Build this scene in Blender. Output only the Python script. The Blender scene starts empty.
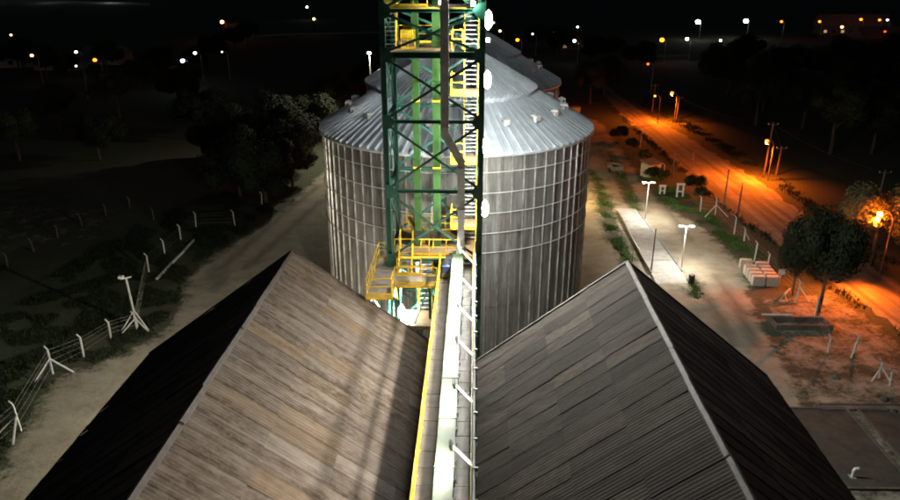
import bpy, math, random
import numpy as np
from mathutils import Vector, Matrix, Euler, noise as mnoise

# ------------------------------------------------------------------ camera, sky, exposure
scene = bpy.context.scene
C = scene.collection
R_ = math.radians
F_PX, CAM_Z = 715.0, 31.0
cam_d = bpy.data.cameras.new('camera'); cam = bpy.data.objects.new('camera', cam_d); C.objects.link(cam)
cam.location = (0, 0, CAM_Z)
cam.rotation_euler = (R_(90 - 21.5), 0, R_(1.94))
cam_d.sensor_width = 36; cam_d.lens = F_PX / 900 * 36
cam_d.clip_start = 0.5; cam_d.clip_end = 9000
scene.camera = cam
world = bpy.data.worlds.new('World'); scene.world = world; world.use_nodes = True
wn = world.node_tree.nodes; wl = world.node_tree.links
sky_t = wn.new('ShaderNodeTexSky'); sky_t.sky_type = 'NISHITA'; sky_t.sun_disc = False
sky_t.sun_elevation = R_(35); sky_t.sun_rotation = R_(200)
wl.new(sky_t.outputs[0], wn['Background'].inputs[0])
wn['Background'].inputs[1].default_value = 0.0028          # deep night: faint sky glow only
sun_d = bpy.data.lights.new('moon', 'SUN'); sun_d.energy = 0.004; sun_d.angle = R_(0.5); sun_d.color = (0.8, 0.88, 1)
sun = bpy.data.objects.new('moon', sun_d); C.objects.link(sun); sun.rotation_euler = (R_(55), 0, R_(-20))
scene.view_settings.view_transform = 'Standard'; scene.view_settings.look = 'None'
scene.view_settings.exposure = 0.0; scene.view_settings.gamma = 1.0
scene.render.engine = 'CYCLES'
cy = scene.cycles
cy.use_denoising = True
try: cy.denoiser = 'OPENIMAGEDENOISE'
except Exception: pass
cy.max_bounces = 5; cy.diffuse_bounces = 3; cy.glossy_bounces = 2; cy.transmission_bounces = 2
cy.sample_clamp_indirect = 4.0; cy.use_light_tree = True
cy.caustics_reflective = False; cy.caustics_refractive = False
cy.pixel_filter_type = 'BLACKMAN_HARRIS'; cy.filter_width = 1.9

RM = Euler((R_(90 - 21.5), 0, R_(1.94))).to_matrix()
def ray(u, v): return RM @ Vector(((u - 450) / F_PX, (250 - v) / F_PX, -1))
def PZ(u, v, z=0.0):
    d = ray(u, v); t = (z - CAM_Z) / d.z
    return Vector((d.x * t, d.y * t, z))
def PY(u, v, Y):
    d = ray(u, v); t = Y / d.y
    return Vector((d.x * t, Y, CAM_Z + d.z * t))
rng = random.Random(7)

# ------------------------------------------------------------------ materials
def mat(name):
    m = bpy.data.materials.new(name); m.use_nodes = True
    nt = m.node_tree; b = nt.nodes['Principled BSDF']
    return m, nt, b
def N(nt, t, **kw):
    n = nt.nodes.new(t)
    for k, v in kw.items(): setattr(n, k, v)
    return n
def noise_n(nt, scale, detail=4, rough=0.6, vec=None):
    n = N(nt, 'ShaderNodeTexNoise'); n.inputs['Scale'].default_value = scale
    n.inputs['Detail'].default_value = detail; n.inputs['Roughness'].default_value = rough
    if vec: nt.links.new(vec, n.inputs['Vector'])
    return n.outputs['Fac']
def ramp(nt, fac, stops):
    r = N(nt, 'ShaderNodeValToRGB'); e = r.color_ramp.elements
    e[0].position, e[0].color = stops[0][0], (*stops[0][1], 1)
    e[1].position, e[1].color = stops[-1][0], (*stops[-1][1], 1)
    for p, c in stops[1:-1]:
        x = e.new(p); x.color = (*c, 1)
    nt.links.new(fac, r.inputs[0]); return r.outputs[0]
def g3(v): return (v, v, v)
def mixc(nt, fac, a, b, mode='MIX'):
    n = N(nt, 'ShaderNodeMix', data_type='RGBA', blend_type=mode)
    for s, x in ((n.inputs[0], fac), (n.inputs[6], a), (n.inputs[7], b)):
        if isinstance(x, (int, float)): s.default_value = x
        elif isinstance(x, tuple): s.default_value = (*x, 1)
        else: nt.links.new(x, s)
    return n.outputs[2]
def math_n(nt, op, a, b=0.0, clamp=False):
    n = N(nt, 'ShaderNodeMath', operation=op, use_clamp=clamp)
    for s, x in ((n.inputs[0], a), (n.inputs[1], b)):
        if isinstance(x, (int, float)): s.default_value = x
        else: nt.links.new(x, s)
    return n.outputs[0]
def pos_n(nt, scale=(1, 1, 1)):
    g = N(nt, 'ShaderNodeNewGeometry'); v = N(nt, 'ShaderNodeMapping'); v.inputs['Scale'].default_value = scale
    nt.links.new(g.outputs['Position'], v.inputs[0]); return v.outputs[0]
def rnd_n(nt): return N(nt, 'ShaderNodeObjectInfo').outputs['Random']
def bump(nt, b, h, strength=0.4, dist=0.02):
    n = N(nt, 'ShaderNodeBump'); n.inputs['Strength'].default_value = strength; n.inputs['Distance'].default_value = dist
    nt.links.new(h, n.inputs['Height']); nt.links.new(n.outputs[0], b.inputs['Normal'])
def simple(name, col, rough=0.6, metal=0.0, var=0.25, scale=6.0):
    m, nt, b = mat(name)
    f = noise_n(nt, scale, 5, 0.65, pos_n(nt))
    c = ramp(nt, f, [(0.3, tuple(x * (1 - var) for x in col)), (0.7, tuple(min(1, x * (1 + var * 0.7)) for x in col))])
    nt.links.new(c, b.inputs['Base Color'])
    b.inputs['Roughness'].default_value = rough; b.inputs['Metallic'].default_value = metal
    return m
def emit(name, col, s):
    m, nt, b = mat(name)
    b.inputs['Base Color'].default_value = (0.8, 0.8, 0.8, 1)
    b.inputs['Emission Color'].default_value = (*col, 1); b.inputs['Emission Strength'].default_value = s
    return m

M = {}
M['green'] = simple('dark_green_paint', (0.010, 0.075, 0.047), 0.45, 0, 0.35, 3)
M['green_light'] = simple('light_green_paint', (0.022, 0.062, 0.012), 0.42, 0, 0.25, 2)
M['yellow'] = simple('yellow_paint', (0.62, 0.40, 0.02), 0.45, 0, 0.25, 4)
M['spout'] = simple('grey_galvanised_spout', (0.68, 0.65, 0.62), 0.5, 0.25, 0.3, 2)
M['casing'] = simple('pale_green_casing', (0.13, 0.19, 0.12), 0.55, 0.0, 0.35, 1.0)
M['steel'] = simple('dull_steel', (0.30, 0.29, 0.27), 0.5, 0.5, 0.3, 3)
M['brown'] = simple('brown_platform_steel', (0.17, 0.105, 0.05), 0.6, 0.1, 0.35, 3)
M['white'] = simple('white_paint', (0.72, 0.71, 0.68), 0.5, 0, 0.15, 4)
M['black'] = simple('black_rubber', (0.015, 0.015, 0.017), 0.6, 0, 0.2, 5)
M['motor'] = simple('motor_dark_paint', (0.03, 0.035, 0.05), 0.4, 0.2, 0.3, 4)
M['motor_blue'] = simple('motor_blue_paint', (0.05, 0.10, 0.30), 0.4, 0, 0.3, 4)
M['concrete'] = simple('concrete', (0.36, 0.34, 0.31), 0.85, 0, 0.3, 1.5)
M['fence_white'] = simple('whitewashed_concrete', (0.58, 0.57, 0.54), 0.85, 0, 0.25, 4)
M['wood'] = simple('weathered_wood_pole', (0.13, 0.10, 0.075), 0.85, 0, 0.35, 5)
M['bark'] = simple('bark', (0.07, 0.055, 0.04), 0.9, 0, 0.35, 6)
M['wall'] = simple('plastered_wall', (0.40, 0.36, 0.31), 0.85, 0, 0.2, 0.8)
M['roof_tile'] = simple('far_tile_roof', (0.28, 0.14, 0.09), 0.8, 0, 0.3, 1)
M['ridge'] = simple('ridge_cap_metal', (0.10, 0.085, 0.075), 0.7, 0.1, 0.3, 2.5)
M['glass'] = simple('dark_glass', (0.02, 0.025, 0.03), 0.1, 0, 0.1, 1)
M['block'] = simple('beige_concrete_block', (0.50, 0.42, 0.34), 0.85, 0, 0.2, 4)
M['deck'] = simple('pale_deck_concrete', (0.30, 0.295, 0.275), 0.8, 0, 0.3, 1.2)
M['far_wall'] = simple('far_dim_wall', (0.16, 0.13, 0.10), 0.9, 0, 0.2, 0.5)
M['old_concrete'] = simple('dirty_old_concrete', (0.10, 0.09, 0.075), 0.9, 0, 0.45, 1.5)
M['landing'] = simple('galvanised_landing_floor', (0.40, 0.38, 0.35), 0.6, 0.2, 0.3, 2.5)
M['car'] = simple('grey_car_paint', (0.14, 0.15, 0.16), 0.35, 0.3, 0.1, 2)

def grating():
    m, nt, b = mat('steel_grating')
    w = N(nt, 'ShaderNodeTexWave', bands_direction='Y'); w.inputs['Scale'].default_value = 5.0
    nt.links.new(pos_n(nt), w.inputs['Vector'])
    f = noise_n(nt, 2.0, 5, 0.65, pos_n(nt))
    c = ramp(nt, f, [(0.3, (0.085, 0.07, 0.055)), (0.7, (0.19, 0.17, 0.145))])
    c = mixc(nt, 0.35, c, w.outputs['Color'], 'MULTIPLY')
    c = mixc(nt, math_n(nt, 'MULTIPLY', rnd_n(nt), 0.4), c, (0.13, 0.11, 0.09))
    nt.links.new(c, b.inputs['Base Color']); b.inputs['Roughness'].default_value = 0.55; b.inputs['Metallic'].default_value = 0.3
    bump(nt, b, w.outputs['Fac'], 0.5, 0.02)
    return m
M['grating'] = grating()

def silo_wall():
    m, nt, b = mat('galvanised_corrugated_wall')
    w = N(nt, 'ShaderNodeTexWave', bands_direction='Z'); w.inputs['Scale'].default_value = 3.1
    nt.links.new(pos_n(nt), w.inputs['Vector'])
    f = noise_n(nt, 1.0, 6, 0.7, pos_n(nt, (2.6, 2.6, 0.22)))
    f2 = noise_n(nt, 0.35, 4, 0.6, pos_n(nt))
    c = ramp(nt, f, [(0.32, (0.06, 0.052, 0.044)), (0.5, (0.21, 0.197, 0.18)), (0.68, (0.38, 0.365, 0.345))])
    c = mixc(nt, math_n(nt, 'MULTIPLY', rnd_n(nt), 0.55), c, (0.15, 0.14, 0.125))
    rust = ramp(nt, f2, [(0.6, g3(0)), (0.72, g3(1))])
    c = mixc(nt, math_n(nt, 'MULTIPLY', rust, 0.35), c, (0.22, 0.13, 0.08))
    nt.links.new(c, b.inputs['Base Color'])
    b.inputs['Metallic'].default_value = 0.55
    nt.links.new(ramp(nt, f, [(0.3, g3(0.62)), (0.7, g3(0.44))]), b.inputs['Roughness'])
    bump(nt, b, w.outputs['Fac'], 0.55, 0.025)
    return m
M['silo_wall'] = silo_wall()
def silo_roof():
    m, nt, b = mat('galvanised_roof_panel')
    f = noise_n(nt, 1.2, 5, 0.65, pos_n(nt))
    c = ramp(nt, f, [(0.3, (0.40, 0.45, 0.50)), (0.7, (0.60, 0.65, 0.70))])
    c = mixc(nt, math_n(nt, 'MULTIPLY', rnd_n(nt), 0.3), c, (0.3, 0.31, 0.33))
    nt.links.new(c, b.inputs['Base Color']); b.inputs['Metallic'].default_value = 0.25
    b.inputs['Roughness'].default_value = 0.42
    return m
M['silo_roof'] = silo_roof()
M['stiffener'] = simple('galvanised_stiffener', (0.36, 0.35, 0.33), 0.42, 0.5, 0.55, 1.1)
M['ring'] = simple('galvanised_wind_ring', (0.62, 0.61, 0.60), 0.4, 0.4, 0.15, 3)

def sheet():
    m, nt, b = mat('weathered_roof_sheet')
    streak = noise_n(nt, 1.0, 5, 0.62, pos_n(nt, (0.36, 2.3, 0.36)))
    spots = noise_n(nt, 1.0, 8, 0.75, pos_n(nt, (2.2, 3.4, 2.2)))
    big = noise_n(nt, 0.22, 3, 0.5, pos_n(nt))
    c = ramp(nt, streak, [(0.30, (0.035, 0.022, 0.013)), (0.42, (0.10, 0.073, 0.052)), (0.52, (0.16, 0.127, 0.098)), (0.62, (0.215, 0.18, 0.148)), (0.75, (0.34, 0.30, 0.26))])
    c = mixc(nt, ramp(nt, spots, [(0.45, g3(0)), (0.62, g3(0.6))]), c, (0.27, 0.235, 0.20))
    c = mixc(nt, ramp(nt, spots, [(0.28, g3(0.8)), (0.42, g3(0))]), c, (0.07, 0.055, 0.042))
    c = mixc(nt, ramp(nt, big, [(0.4, g3(0)), (0.65, g3(0.4))]), c, (0.13, 0.115, 0.10))
    r = rnd_n(nt)
    c = mixc(nt, math_n(nt, 'MULTIPLY', r, 0.5), c, mixc(nt, 0.6, c, (0.10, 0.085, 0.075)))
    r2 = N(nt, 'ShaderNodeObjectInfo').outputs['Color']
    sep = N(nt, 'ShaderNodeSeparateColor'); nt.links.new(r2, sep.inputs[0])
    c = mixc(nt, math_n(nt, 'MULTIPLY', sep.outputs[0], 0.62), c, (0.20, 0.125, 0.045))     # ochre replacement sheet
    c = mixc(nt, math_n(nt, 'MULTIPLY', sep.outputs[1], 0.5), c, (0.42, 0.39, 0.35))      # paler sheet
    c = mixc(nt, math_n(nt, 'MULTIPLY', sep.outputs[2], 0.94), c, (0.019, 0.0165, 0.015))    # darker sheet; strong values put shade into the colour of dim slopes
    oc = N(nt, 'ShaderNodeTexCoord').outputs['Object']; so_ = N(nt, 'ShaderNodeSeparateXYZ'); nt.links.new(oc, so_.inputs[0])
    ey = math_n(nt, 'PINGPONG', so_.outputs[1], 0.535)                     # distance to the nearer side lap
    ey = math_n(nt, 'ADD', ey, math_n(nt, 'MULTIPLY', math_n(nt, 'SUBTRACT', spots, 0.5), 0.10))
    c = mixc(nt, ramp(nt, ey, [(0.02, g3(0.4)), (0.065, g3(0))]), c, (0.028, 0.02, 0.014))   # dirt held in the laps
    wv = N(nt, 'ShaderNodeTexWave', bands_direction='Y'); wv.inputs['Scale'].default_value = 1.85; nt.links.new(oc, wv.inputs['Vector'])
    c = mixc(nt, math_n(nt, 'MULTIPLY', wv.outputs['Fac'], 0.34), c, (0.06, 0.045, 0.035))    # darker bands repeating across the sheet
    nt.links.new(c, b.inputs['Base Color']); b.inputs['Roughness'].default_value = 0.9; b.inputs['Specular IOR Level'].default_value = 0.12
    bump(nt, b, spots, 0.35, 0.02)
    return m
M['sheet'] = sheet()

def ground_mat():
    m, nt, b = mat('ground_earth_and_grass')
    a = N(nt, 'ShaderNodeAttribute', attribute_name='dirt').outputs['Fac']
    t = N(nt, 'ShaderNodeAttribute', attribute_name='track').outputs['Fac']
    p = pos_n(nt)
    n1 = noise_n(nt, 0.45, 7, 0.7, p); n2 = noise_n(nt, 2.5, 6, 0.7, p); n3 = noise_n(nt, 0.06, 4, 0.6, p)
    grass = ramp(nt, n2, [(0.3, (0.016, 0.022, 0.010)), (0.5, (0.036, 0.050, 0.020)), (0.72, (0.075, 0.085, 0.038))])
    grass = mixc(nt, ramp(nt, n3, [(0.4, g3(0)), (0.65, g3(0.7))]), grass, (0.055, 0.045, 0.03))
    dirt = ramp(nt, n1, [(0.28, (0.17, 0.145, 0.105)), (0.5, (0.27, 0.235, 0.175)), (0.75, (0.36, 0.32, 0.245))])
    dirt = mixc(nt, ramp(nt, n2, [(0.55, g3(0)), (0.75, g3(0.35))]), dirt, (0.12, 0.095, 0.06))
    dirt = mixc(nt, math_n(nt, 'MULTIPLY', t, 0.8), dirt, (0.11, 0.09, 0.062))
    f = math_n(nt, 'ADD', a, math_n(nt, 'MULTIPLY', math_n(nt, 'SUBTRACT', n1, 0.5), 0.9))
    f = math_n(nt, 'ADD', f, math_n(nt, 'MULTIPLY', math_n(nt, 'SUBTRACT', n2, 0.5), 0.45))
    c = mixc(nt, ramp(nt, f, [(0.40, g3(0)), (0.60, g3(1))]), grass, dirt)
    nt.links.new(c, b.inputs['Base Color']); b.inputs['Roughness'].default_value = 0.95
    bump(nt, b, n2, 0.6, 0.12)
    return m
M['ground'] = ground_mat()
def road_mat():
    m, nt, b = mat('earth_road_surface')
    p = pos_n(nt); n1 = noise_n(nt, 0.5, 7, 0.7, p); n2 = noise_n(nt, 0.12, 4, 0.6, p)
    c = ramp(nt, n1, [(0.3, (0.15, 0.125, 0.10)), (0.7, (0.30, 0.26, 0.21))])
    c = mixc(nt, ramp(nt, n2, [(0.45, g3(0)), (0.7, g3(0.6))]), c, (0.12, 0.105, 0.09))
    d = Vector(PZ(772, 239)) - Vector(PZ(614, 108)); rot = N(nt, 'ShaderNodeMapping'); rot.inputs['Rotation'].default_value = (0, 0, -math.atan2(d.y, d.x)); nt.links.new(p, rot.inputs[0])
    st = N(nt, 'ShaderNodeMapping'); st.inputs['Scale'].default_value = (0.035, 0.9, 1); nt.links.new(rot.outputs[0], st.inputs[0])
    ruts = noise_n(nt, 1.0, 5, 0.65, st.outputs[0])
    c = mixc(nt, ramp(nt, ruts, [(0.42, g3(0.75)), (0.52, g3(0))]), c, (0.085, 0.07, 0.055))
    c = mixc(nt, ramp(nt, ruts, [(0.55, g3(0)), (0.68, g3(0.5))]), c, (0.36, 0.32, 0.26))
    nt.links.new(c, b.inputs['Base Color']); b.inputs['Roughness'].default_value = 0.85
    bump(nt, b, n1, 0.4, 0.06); return m
M['road'] = road_mat()
def leaf_mat(name, c0, c1):
    m, nt, b = mat(name)
    f = noise_n(nt, 3.0, 2, 0.5, pos_n(nt))
    c = ramp(nt, f, [(0.35, c0), (0.7, c1)])
    nt.links.new(c, b.inputs['Base Color']); b.inputs['Roughness'].default_value = 0.85; b.inputs['Specular IOR Level'].default_value = 0.1
    return m
M['leaf'] = leaf_mat('dark_foliage', (0.014, 0.020, 0.011), (0.034, 0.043, 0.021))
M['leaf2'] = leaf_mat('olive_foliage', (0.022, 0.029, 0.012), (0.05, 0.060, 0.026))
M['weed'] = leaf_mat('dark_weeds', (0.012, 0.019, 0.008), (0.034, 0.044, 0.020))
M['grass'] = leaf_mat('grass_blades', (0.06, 0.12, 0.025), (0.11, 0.19, 0.045))
COOL, WARM, SOD = (0.97, 1.0, 0.95), (1.0, 0.93, 0.80), (1.0, 0.155, 0.006)
M['lamp_tower'] = emit('tower_lamp_diffuser', COOL, 1850)
M['lamp_gallery'] = emit('gallery_lamp_panel', (1.0, 0.90, 0.77), 1750)
M['lamp_glow'] = emit('gallery_arm_glow', (1.0, 0.97, 0.92), 5)
M['lamp_yard'] = emit('yard_lamp_lens', (1.0, 0.96, 0.82), 1600)
M['lamp_sod'] = emit('sodium_lamp_lens', SOD, 1500)

# ------------------------------------------------------------------ mesh building
class MB:
    def __init__(s, off=(0, 0, 0)): s.v = []; s.f = []; s.o = Vector(off); s.smooth = False
    def add(s, vs, fs):
        n = len(s.v); s.v += [tuple(Vector(x) - s.o) for x in vs]; s.f += [tuple(i + n for i in f) for f in fs]; return s
    def box(s, a, b):
        x0, y0, z0 = a; x1, y1, z1 = b
        return s.add([(x0, y0, z0), (x1, y0, z0), (x1, y1, z0), (x0, y1, z0), (x0, y0, z1), (x1, y0, z1), (x1, y1, z1), (x0, y1, z1)],
                     [(0, 3, 2, 1), (4, 5, 6, 7), (0, 1, 5, 4), (1, 2, 6, 5), (2, 3, 7, 6), (3, 0, 4, 7)])
    def bar(s, a, b, w, h=None, up=(0, 0, 1)):
        a, b = Vector(a), Vector(b); h = h or w; d = (b - a).normalized(); up = Vector(up)
        if abs(d.dot(up)) > 0.98: up = Vector((0, 1, 0))
        x = d.cross(up).normalized(); y = x.cross(d)
        q = [x * (sx * w / 2) + y * (sy * h / 2) for sx, sy in ((-1, -1), (1, -1), (1, 1), (-1, 1))]
        return s.add([a + k for k in q] + [b + k for k in q], [(3, 2, 1, 0), (4, 5, 6, 7), (0, 1, 5, 4), (1, 2, 6, 5), (2, 3, 7, 6), (3, 0, 4, 7)])
    def tube(s, pts, r, n=8, cap=True):
        pts = [Vector(p) for p in pts]; rs = r if isinstance(r, (list, tuple)) else [r] * len(pts)
        vs = []; fs = []; px = None
        for i, p in enumerate(pts):
            d = (pts[min(i + 1, len(pts) - 1)] - pts[max(i - 1, 0)]).normalized()
            if px is None:
                up = Vector((0, 0, 1)) if abs(d.z) < 0.95 else Vector((0, 1, 0)); px = d.cross(up).normalized()
            px = (px - d * px.dot(d)).normalized(); py = d.cross(px)
            for k in range(n):
                t = 2 * math.pi * k / n; vs.append(p + (px * math.cos(t) + py * math.sin(t)) * rs[i])
        for i in range(len(pts) - 1):
            for k in range(n):
                k2 = (k + 1) % n; fs.append((i * n + k, i * n + k2, (i + 1) * n + k2, (i + 1) * n + k))
        if cap:
            fs.append(tuple(range(n - 1, -1, -1))); fs.append(tuple(range((len(pts) - 1) * n, len(pts) * n)))
        return s.add(vs, fs)
    def lathe(s, c, prof, n=32, a0=0, a1=2 * math.pi):
        c = Vector(c); full = abs(a1 - a0 - 2 * math.pi) < 1e-6; m = n if full else n + 1; vs = []; fs = []
        for r, z in prof:
            for k in range(m):
                t = a0 + (a1 - a0) * k / n; vs.append(c + Vector((r * math.cos(t), r * math.sin(t), z)))
        for i in range(len(prof) - 1):
            for k in range(n):
                k2 = (k + 1) % m; fs.append((i * m + k, i * m + k2, (i + 1) * m + k2, (i + 1) * m + k))
        return s.add(vs, fs)
    def mesh(s, name, m):
        me = bpy.data.meshes.new(name); me.from_pydata(s.v, [], s.f); me.update()
        if m: me.materials.append(m)
        if s.smooth:
            me.polygons.foreach_set('use_smooth', [True] * len(me.polygons))
        return me
    def build(s, name, m, parent=None, **kw):
        return link(name, s.mesh(name, M[m] if isinstance(m, str) else m), parent, **kw)
def link(name, me, parent=None, loc=None, rot=None):
    o = bpy.data.objects.new(name, me); C.objects.link(o); o.parent = parent
    if loc is not None: o.location = loc
    if rot is not None: o.rotation_euler = rot
    return o
def tag(o, label=None, cat=None, group=None, kind=None):
    for k, v in (('label', label), ('category', cat), ('group', group), ('kind', kind)):
        if v: o[k] = v
    return o
def thing(name, label, cat, loc=(0, 0, 0), rz=0, group=None):
    o = bpy.data.objects.new(name, None); C.objects.link(o); o.location = loc; o.rotation_euler = (0, 0, rz)
    o.empty_display_size = 0.2
    return tag(o, label, cat, group)
def copy_tree(o, parent=None):
    c = o.copy(); C.objects.link(c); c.parent = parent
    for ch in list(o.children): copy_tree(ch, c)
    return c
ORD = ['first', 'second', 'third', 'fourth', 'fifth', 'sixth', 'seventh', 'eighth', 'ninth', 'tenth', 'eleventh', 'twelfth', 'thirteenth', 'fourteenth',
       'fifteenth', 'sixteenth', 'seventeenth', 'eighteenth', 'nineteenth', 'twentieth'] + ['twenty-' + x for x in ('first', 'second', 'third', 'fourth', 'fifth', 'sixth', 'seventh', 'eighth', 'ninth')] + ['thirtieth'] + ['thirty-' + x for x in ('first', 'second', 'third', 'fourth', 'fifth', 'sixth', 'seventh', 'eighth', 'ninth')]

# ------------------------------------------------------------------ ground and roads
def poly_sd(X, Y, poly):
    """signed distance (inside positive) of points to a polygon"""
    P = np.array([(p[0], p[1]) for p in poly]); d = np.full(X.shape, 1e9); ins = np.zeros(X.shape, bool)
    for i in range(len(P)):
        a, b = P[i], P[(i + 1) % len(P)]; e = b - a; L = max(1e-9, e @ e)
        t = np.clip(((X - a[0]) * e[0] + (Y - a[1]) * e[1]) / L, 0, 1)
        d = np.minimum(d, np.hypot(X - a[0] - t * e[0], Y - a[1] - t * e[1]))
        cr = ((a[1] > Y) != (b[1] > Y)) & (X < (b[0] - a[0]) * (Y - a[1]) / (b[1] - a[1] + 1e-12) + a[0]); ins ^= cr
    return np.where(ins, d, -d)
def line_d(X, Y, pts):
    d = np.full(X.shape, 1e9)
    for a, b in zip(pts[:-1], pts[1:]):
        a = np.array(a[:2]); b = np.array(b[:2]); e = b - a; t = np.clip(((X - a[0]) * e[0] + (Y - a[1]) * e[1]) / max(1e-9, e @ e), 0, 1)
        d = np.minimum(d, np.hypot(X - a[0] - t * e[0], Y - a[1] - t * e[1]))
    return d
def G(u, v): p = PZ(u, v); return (p.x, p.y)
left_edge = [G(*q) for q in ((0, 478), (14, 446), (34, 424), (44, 398), (62, 376), (100, 366), (140, 348), (168, 330), (184, 305), (188, 282), (206, 262), (238, 240), (272, 219), (292, 205), (312, 182), (334, 166), (352, 140))]
right_edge = [G(*q) for q in ((598, 118), (620, 150), (640, 180), (664, 206), (702, 228), (724, 248), (742, 268), (748, 292), (752, 312), (770, 342), (786, 372), (800, 402), (828, 450), (862, 500))]
DIRT = [(-34, 5)] + left_edge + right_edge + [(23, 5)]
GRASS = [[G(*q) for q in ((590, 168), (601, 180), (613, 206), (624, 238), (636, 262), (642, 284), (622, 262), (606, 238), (596, 205))],
         [G(*q) for q in ((606, 150), (613, 152), (638, 200), (642, 212), (630, 212))],
         [G(*q) for q in ((684, 280), (696, 278), (706, 296), (698, 302), (688, 296))]]
TRACKS = [[G(*q) for q in ((700, 285), (716, 312), (734, 345))], [G(*q) for q in ((716, 275), (736, 305), (756, 345))],
          [G(*q) for q in ((318, 186), (262, 232), (222, 268))], [G(*q) for q in ((322, 200), (280, 238), (246, 268))],
          [G(*q) for q in ((206, 280), (216, 266), (214, 290), (226, 272), (222, 286))], [G(*q) for q in ((600, 150), (622, 190), (640, 222))],
          [G(*q) for q in ((632, 160), (660, 200), (690, 240))]]
xs = np.concatenate([-np.geomspace(4000, 60, 24), np.arange(-55, 60, 0.62), np.geomspace(62, 4000, 24)])
ys = np.concatenate([-np.geomspace(600, 12, 8), np.arange(-8, 150, 0.75), np.geomspace(152, 6000, 40)])
GX, GY = np.meshgrid(xs, ys)
dv = poly_sd(GX, GY, DIRT)
for g in GRASS: dv = np.minimum(dv, -poly_sd(GX, GY, g) * 0.9)
dirt = np.clip(dv / 5.0, -0.5, 0.5) + 0.5
lr = np.clip(poly_sd(GX, GY, [G(*q) for q in ((760, 300), (830, 290), (900, 340), (960, 520), (860, 520), (800, 400))]) / 6 + 0.35, 0, 0.5)
dirt = np.maximum(dirt, lr)
sd_field = np.clip(poly_sd(GX, GY, [(-130, 62), (-46, 78), (-46, 92), (-130, 104)]) / 14 + 0.3, 0, 0.38)
dirt = np.maximum(dirt, sd_field)
track = np.zeros_like(dirt)
for t in TRACKS:
    for off in (0,): track = np.maximum(track, np.exp(-(line_d(GX, GY, t) / 0.55) ** 2))
nx, ny = len(xs), len(ys)
gv = np.stack([GX.ravel(), GY.ravel(), np.zeros(nx * ny)], 1)
idx = np.arange(nx * ny).reshape(ny, nx)
gf = np.stack([idx[:-1, :-1].ravel(), idx[:-1, 1:].ravel(), idx[1:, 1:].ravel(), idx[1:, :-1].ravel()], 1)
me = bpy.data.meshes.new('ground'); me.from_pydata(gv.tolist(), [], gf.tolist()); me.update()
for nm, arr in (('dirt', dirt), ('track', track)):
    at = me.attributes.new(nm, 'FLOAT', 'POINT'); at.data.foreach_set('value', arr.ravel().astype(np.float32))
me.materials.append(M['ground']); tag(link('ground', me), kind='structure')

def strip(name, La, Lb, m, z, jit=0.6, step=1.3):
    def res(pts):
        out = []
        for a, b in zip(pts[:-1], pts[1:]):
            a, b = Vector((a[0], a[1], 0)), Vector((b[0], b[1], 0)); n = max(1, int((b - a).length / step))
            out += [a.lerp(b, i / n) for i in range(n)]
        return out + [Vector((pts[-1][0], pts[-1][1], 0))]
    A, B = res(La), res(Lb); n = max(len(A), len(B)); mb = MB(); vs = []; K = 5
    for i in range(n):
        def at_(P, t): k = min(int(t), len(P) - 2); return P[k].lerp(P[k + 1], t - k)
        a, b = at_(A, i * (len(A) - 1) / (n - 1)), at_(B, i * (len(B) - 1) / (n - 1)); d = (b - a).normalized()
        a = a + d * rng.uniform(-jit, jit); b = b + d * rng.uniform(-jit, jit)      # ragged edges, moved only across the road
        for k in range(K + 1):
            p = a.lerp(b, k / K); vs.append((p.x, p.y, z))
    fs = [(i * (K + 1) + k, (i + 1) * (K + 1) + k, (i + 1) * (K + 1) + k + 1, i * (K + 1) + k + 1) for i in range(n - 1) for k in range(K)]
    mb.add(vs, fs); return tag(mb.build(name, m), kind='structure')
strip('road', [G(*q) for q in ((598, 84), (614, 108), (650, 141), (688, 174), (735, 216), (772, 239), (816, 275), (860, 302), (905, 334), (985, 395))],
      [G(*q) for q in ((606, 84), (636, 108), (690, 138), (752, 176), (800, 211), (826, 236), (846, 250), (872, 266), (908, 291), (990, 340))], 'road', 0.004)
strip('side_road', [G(*q) for q in ((812, 226), (838, 216), (900, 202), (1000, 185))], [G(*q) for q in ((832, 242), (858, 233), (905, 222), (1000, 206))], 'road', 0.009)
strip('far_road', [G(*q) for q in ((-60, 0.5), (60, 2.5), (150, 5.5))], [G(*q) for q in ((-60, -1.5), (60, 0), (150, 3.5))], 'concrete', 0.006, 0.2, 20)
strip('far_lane', [G(*q) for q in ((228, 38), (300, 34.5), (390, 33))], [G(*q) for q in ((228, 36), (300, 33), (390, 31.5))], 'concrete', 0.006, 0.2, 10)
strip('far_lit_field', [G(*q) for q in ((790, 59), (846, 60))], [G(*q) for q in ((790, 55.5), (850, 55.5))], 'concrete', 0.006, 0.2, 10)  # pale strip stands in for floodlight falling on a band of field
strip('far_orange_street', [G(*q) for q in ((628, 57), (662, 57.5), (690, 56))], [G(*q) for q in ((628, 54), (662, 54.5), (690, 54))], 'road', 0.006, 0.2, 10)

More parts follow.
